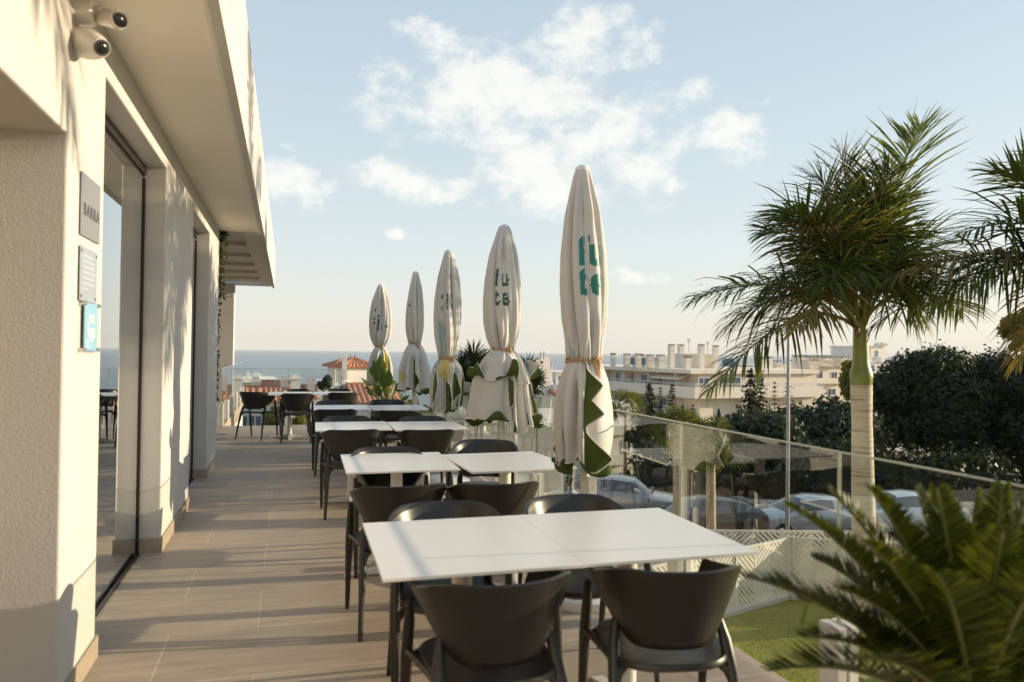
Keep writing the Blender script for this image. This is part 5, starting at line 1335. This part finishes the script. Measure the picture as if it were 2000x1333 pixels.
mb = MB(); wc = W(701, 744, d0-.3)
for k in range(9): mb.box(-.36+k*.09-.01, -.36+k*.09+.01, -.02, .0, -.30, .22+.12*cos((k-4)/4*1.4), Matrix.Translation(wc) @ Matrix.Rotation(-YAW+.55, 4, 'Z'))
mb.box(-.4, .4, -.02, 0, -.34, -.30, Matrix.Translation(wc) @ Matrix.Rotation(-YAW+.55, 4, 'Z')); mb.build('window_bars', M_RAIL, tw)
mb = MB()
for px in (684, 693): p = W(px, 700, d0+1); mb.tube([p-Vector((0, 0, .3)), p+Vector((0, 0, .12))], [.02, .02], 5); mb.lathe(p+Vector((0, 0, .1)), [(.0, 0), (.05, .05), (.0, .12)], 8, cap=False); mb.tube([p+Vector((0, 0, .2)), p+Vector((0, 0, .36))], [.02, .004], 5)
mb.build('finial', M_BLK, tw)
# rounded gable walls
def round_gable(name, label, px0, px1, ptop, pspring, pbot, d, hole=None, thick=.5, group='whitewashed houses below the terrace', fin=()):
    a, b = W(px0, pspring, d), W(px1, pspring, d+(px1-px0)*d/F_PX*.45); b.z = a.z; w = (b-a).length; ht = W(px0, ptop, d).z-a.z; gz = W(px0, pbot, d).z; root = thing(name, label, 'house', (0, 0, 0), 0, group)
    u = (b-a).normalized(); up_ = Vector((0, 0, 1)); pts = [Vector((a.x, a.y, gz)), Vector((b.x, b.y, gz))]
    for k in range(21): t = pi*k/20; pts.append(Vector((a.x, a.y, a.z))+u*(w/2+w/2*cos(t))+up_*ht*sin(t))
    mb = MB(); mb.extrude(pts, FG*thick); o = mb.build('wall', M_HWHITE, root)
    if hole:
        c = W(hole[0], hole[1], d-.02); mb = MB(); mb.tube([c, c-FG*.05], [hole[2], hole[2]], 20); mb.build('round_opening', M_GREYC, root); mb = MB()
        for k in range(24): pass
        ring = [c-FG*.03+(u*cos(2*pi*k/24)+up_*sin(2*pi*k/24))*hole[2]*1.35 for k in range(25)]; mb.tube(ring, hole[2]*.28, 6); mb.build('moulding', M_HWHITE, root)
    mb = MB()
    for (px, py) in fin: p = W(px, py, d+.2); mb.tube([p-Vector((0, 0, .3)), p], [.02, .02], 5); mb.lathe(p, [(.0, 0), (.055, .06), (.0, .13)], 8, cap=False); mb.tube([p+Vector((0, 0, .1)), p+Vector((0, 0, .28))], [.018, .004], 5)
    if mb.f: mb.build('finial', M_BLK, root)
    return root
rg = round_gable('bell_gable_house', 'white house with tall rounded bell gable and a smaller round gable before it', 1044, 1079, 695, 718, 850, 46, (1058, 708, .09), fin=((1056, 693), (1062, 693), (1076, 712)))
a = W(1079, 712, 46.3); b = W(1044, 760, 44); mb = MB(); mb.box(0, 1.15, .55, 3.5, -9, W(1060, 716, 46).z, Matrix.Translation(W(1044, 716, 46).to_2d().to_3d()) @ Matrix.Rotation(-YAW, 4, 'Z')); mb.build('side_wall', M_HWHITE, rg)
r2 = round_gable('gable', 'x', 1047, 1081, 737, 752, 900, 44.5, (1062, 749, .07), fin=((1062, 735), (1083, 748)))
for ch in list(r2.children): ch.parent = rg
D.objects.remove(r2)
mb = MB(); q = W(1081, 760, 44.6); mb.box(-.02, .25, 0, .5, -9, W(1081, 752, 44.6).z, Matrix.Translation((q.x, q.y, 0)) @ Matrix.Rotation(-YAW, 4, 'Z')); mb.build('pier', M_HWHITE, rg)
round_gable('dome_gable_house', 'white house with low semicircular gable beneath the tower', 651, 689, 743, 763, 850, 45, (668, 756, .12), fin=((667, 741),))
for (lb, x0, x1, pt, d_, chs) in (('white parapet walls beyond the striped roof', 476, 535, 741, 62, ((500, 731, .7, 1), (484, 729, .3, 2))), ('white flat-roofed house right under the tower', 640, 668, 748, 57, ((657, 732, .5, 1),)), ('white flat-roofed house between the two parasols nearest the sea', 716, 860, 778, 56, ())):
    block(lb, x0, x1, pt, d_, -12, 6, 2, 20+x0, M_HWHITE, name='house', group='whitewashed houses below the terrace', chs=chs, band=False)

# sea haze
mh = D.materials.new('sea_haze'); n_, l_ = nodes_of(mh); n_.remove(n_['Principled BSDF']); pv = n_.new('ShaderNodeVolumePrincipled'); pv.inputs['Color'].default_value = (.90, .92, .94, 1); pv.inputs['Density'].default_value = 4.0e-5; l_.new(pv.outputs[0], n_['Material Output'].inputs['Volume'])
mb = MB(); mb.box(-42000, 42000, -3000, 27000, -62, 30); tag(mb.build('haze', mh), kind='stuff')

# planted terrace beyond the sea end
mb = MB(); mb.prism([tuple(G(-2.7, 16.6)[:2]), tuple(G(1.2, 16.6)[:2]), tuple(G(1.2, 21)[:2]), tuple(G(-2.7, 21)[:2])], -6, -.12)
o = mb.build('planter_wall', M_HWHITE); tag(o, 'white planter wall carrying the yuccas beyond the sea end balustrade', 'wall')
M_WOOD = mat('weathered_wood', (.20, .13, .075), .85, var=.3, vscale=8, stretch=(4, 4, .6)); wf = thing('wooden_fence', 'brown wooden slat screen behind the third and fourth parasols', 'fence', G(-2.62, 18.9, -.12), -YAW)
for k in range(17):
    mb = MB(); mb.box(k*.055, k*.055+.04, 0, .02, 0, .50+.03*sin(k*2.1)); mb.build('slat', M_WOOD, wf)
mb = MB(); mb.box(-.02, .96, .021, .05, .10, .15); mb.box(-.02, .96, .021, .05, .38, .43); mb.build('rail', M_WOOD, wf)

# ------------------------------------------------------------------ trees of the street and the gardens
tree('grey_green_tree', 'grey-green leafy tree with round crown before the apartment block, next to the lamp pole', 1600, 868, 40, 260, 190, -6, M_GREYT, 1, 24000, .115, 18)
tree('grey_green_tree', 'grey-green leafy tree lower and nearer, beside the conifer group', 1490, 880, 37, 200, 150, -6, M_GREYT, 2, 18000, .11, 16)
tree('ficus_tree', 'huge dark ficus tree with dense crown filling the side behind the palm', 1880, 800, 46, 370, 250, -7, M_FICUS, 3, 70000, .11, 26)
tree('ficus_tree', 'dark tree crown joining the huge ficus at the frame edge', 2080, 790, 44, 280, 250, -7, M_FICUS, 4, 22000, .12, 14)
tree('yellow_green_tree', 'sunlit yellow-green tree behind the palm trunk', 1668, 745, 75, 66, 90, -10, M_YG, 5, 3500, .24, 8)
tree('yellow_green_tree', 'smaller sunlit yellow-green tree right of the palm trunk', 1718, 758, 70, 40, 60, -10, M_YG, 6, 2000, .22, 6)
tree('yellow_green_tree', 'sunlit tree top at the frame edge behind the drooping fronds', 2005, 650, 52, 90, 100, -8, M_YG, 7, 2600, .15, 9)
tree('street_tree', 'small leafy street tree seen through the glass between the two nearest parasols', 1048, 830, 34, 70, 90, -6, M_MID, 8, 3000, .13, 8)
tree('street_tree', 'leafy street tree seen through the glass left of the nearest parasol', 1095, 862, 31, 80, 100, -5.5, M_MID, 9, 3000, .13, 8)
tree('street_tree', 'dark street tree seen through the glass right of the nearest parasol', 1265, 860, 48, 90, 70, -8, M_FICUS, 10, 3000, .18, 8)
tree('shrub', 'yellow-green bush below the sea end balustrade under the farthest table', 565, 818, 24, 90, 60, -3.2, M_YG, 11, 2500, .085, 8, group='bushes below the terrace')
tree('shrub', 'green bush below the sea end balustrade beside the yellow-green one', 620, 826, 25, 60, 40, -3.2, M_MID, 12, 1600, .085, 6, group='bushes below the terrace')
tree('small_tree', 'small dark tree below the tower house', 637, 750, 38, 30, 34, -6, M_GREYT, 13, 1500, .10, 6)
conifer('conifer', 'broad dark conifer, left one of the trio before the balconies', 1268, 748, 835, 72, 62, -12, 1, 16)
conifer('conifer', 'slender conifer close against the broad one before the balconies', 1290, 756, 830, 71, 34, -12, 2, 15)
conifer('conifer', 'pointed conifer right of the trio before the balconies', 1313, 750, 840, 70, 46, -12, 3, 16)
conifer('conifer', 'small young conifer at the corner of the apartment block', 1353, 790, 840, 64, 36, -11, 4, 9, .7)
conifer('conifer', 'tall dark araucaria before the second facade', 1466, 722, 900, 60, 90, -10, 5, 20, 1.2)
conifer('conifer', 'tall narrow araucaria beside the dark one', 1486, 724, 860, 61, 56, -10, 6, 18)
conifer('conifer', 'thin araucaria top left of the lamp pole', 1513, 745, 830, 62, 34, -10, 7, 11, .7)
conifer('conifer', 'thin araucaria top right behind the lamp pole', 1540, 728, 830, 63, 40, -10, 8, 13, .7)
cypress('small dark cypress beside the young conifer', 1333, 790, 850, 66, 12, -11, 1)
cypress('pair-topped dark cypress before the plain cream wall', 1404, 800, 870, 58, 22, -10, 2)
fan_palm('fan palm with pale trunk seen through the glass beside the nearest parasol', 1388, 872, 18.5, ST_Z, .95, 1)
fan_palm('sunlit fan palm with yellowed fronds behind the glass', 1322, 846, 21.5, ST_Z, 1.0, 2, 26)
fan_palm('small fan palm at the left edge of the conifers', 1222, 800, 50, -8, 1.7, 3, 26)
# hedges along the far pavement
def hedge(label, r0, r1, d, z0, h, m, seed, n=6000):
    rr = random.Random(seed); root = thing('hedge', label, 'hedge', (0, 0, 0), 0, 'hedges along the street'); mb = MB(); lo = []
    k = int((r1-r0)/.9)
    for q in range(k): lo.append((G(r0+(q+.5)*(r1-r0)/k, d+rr.gauss(0, .3), z0+h*.5), (.9, .9, h*.55*rr.uniform(.75, 1.25))))
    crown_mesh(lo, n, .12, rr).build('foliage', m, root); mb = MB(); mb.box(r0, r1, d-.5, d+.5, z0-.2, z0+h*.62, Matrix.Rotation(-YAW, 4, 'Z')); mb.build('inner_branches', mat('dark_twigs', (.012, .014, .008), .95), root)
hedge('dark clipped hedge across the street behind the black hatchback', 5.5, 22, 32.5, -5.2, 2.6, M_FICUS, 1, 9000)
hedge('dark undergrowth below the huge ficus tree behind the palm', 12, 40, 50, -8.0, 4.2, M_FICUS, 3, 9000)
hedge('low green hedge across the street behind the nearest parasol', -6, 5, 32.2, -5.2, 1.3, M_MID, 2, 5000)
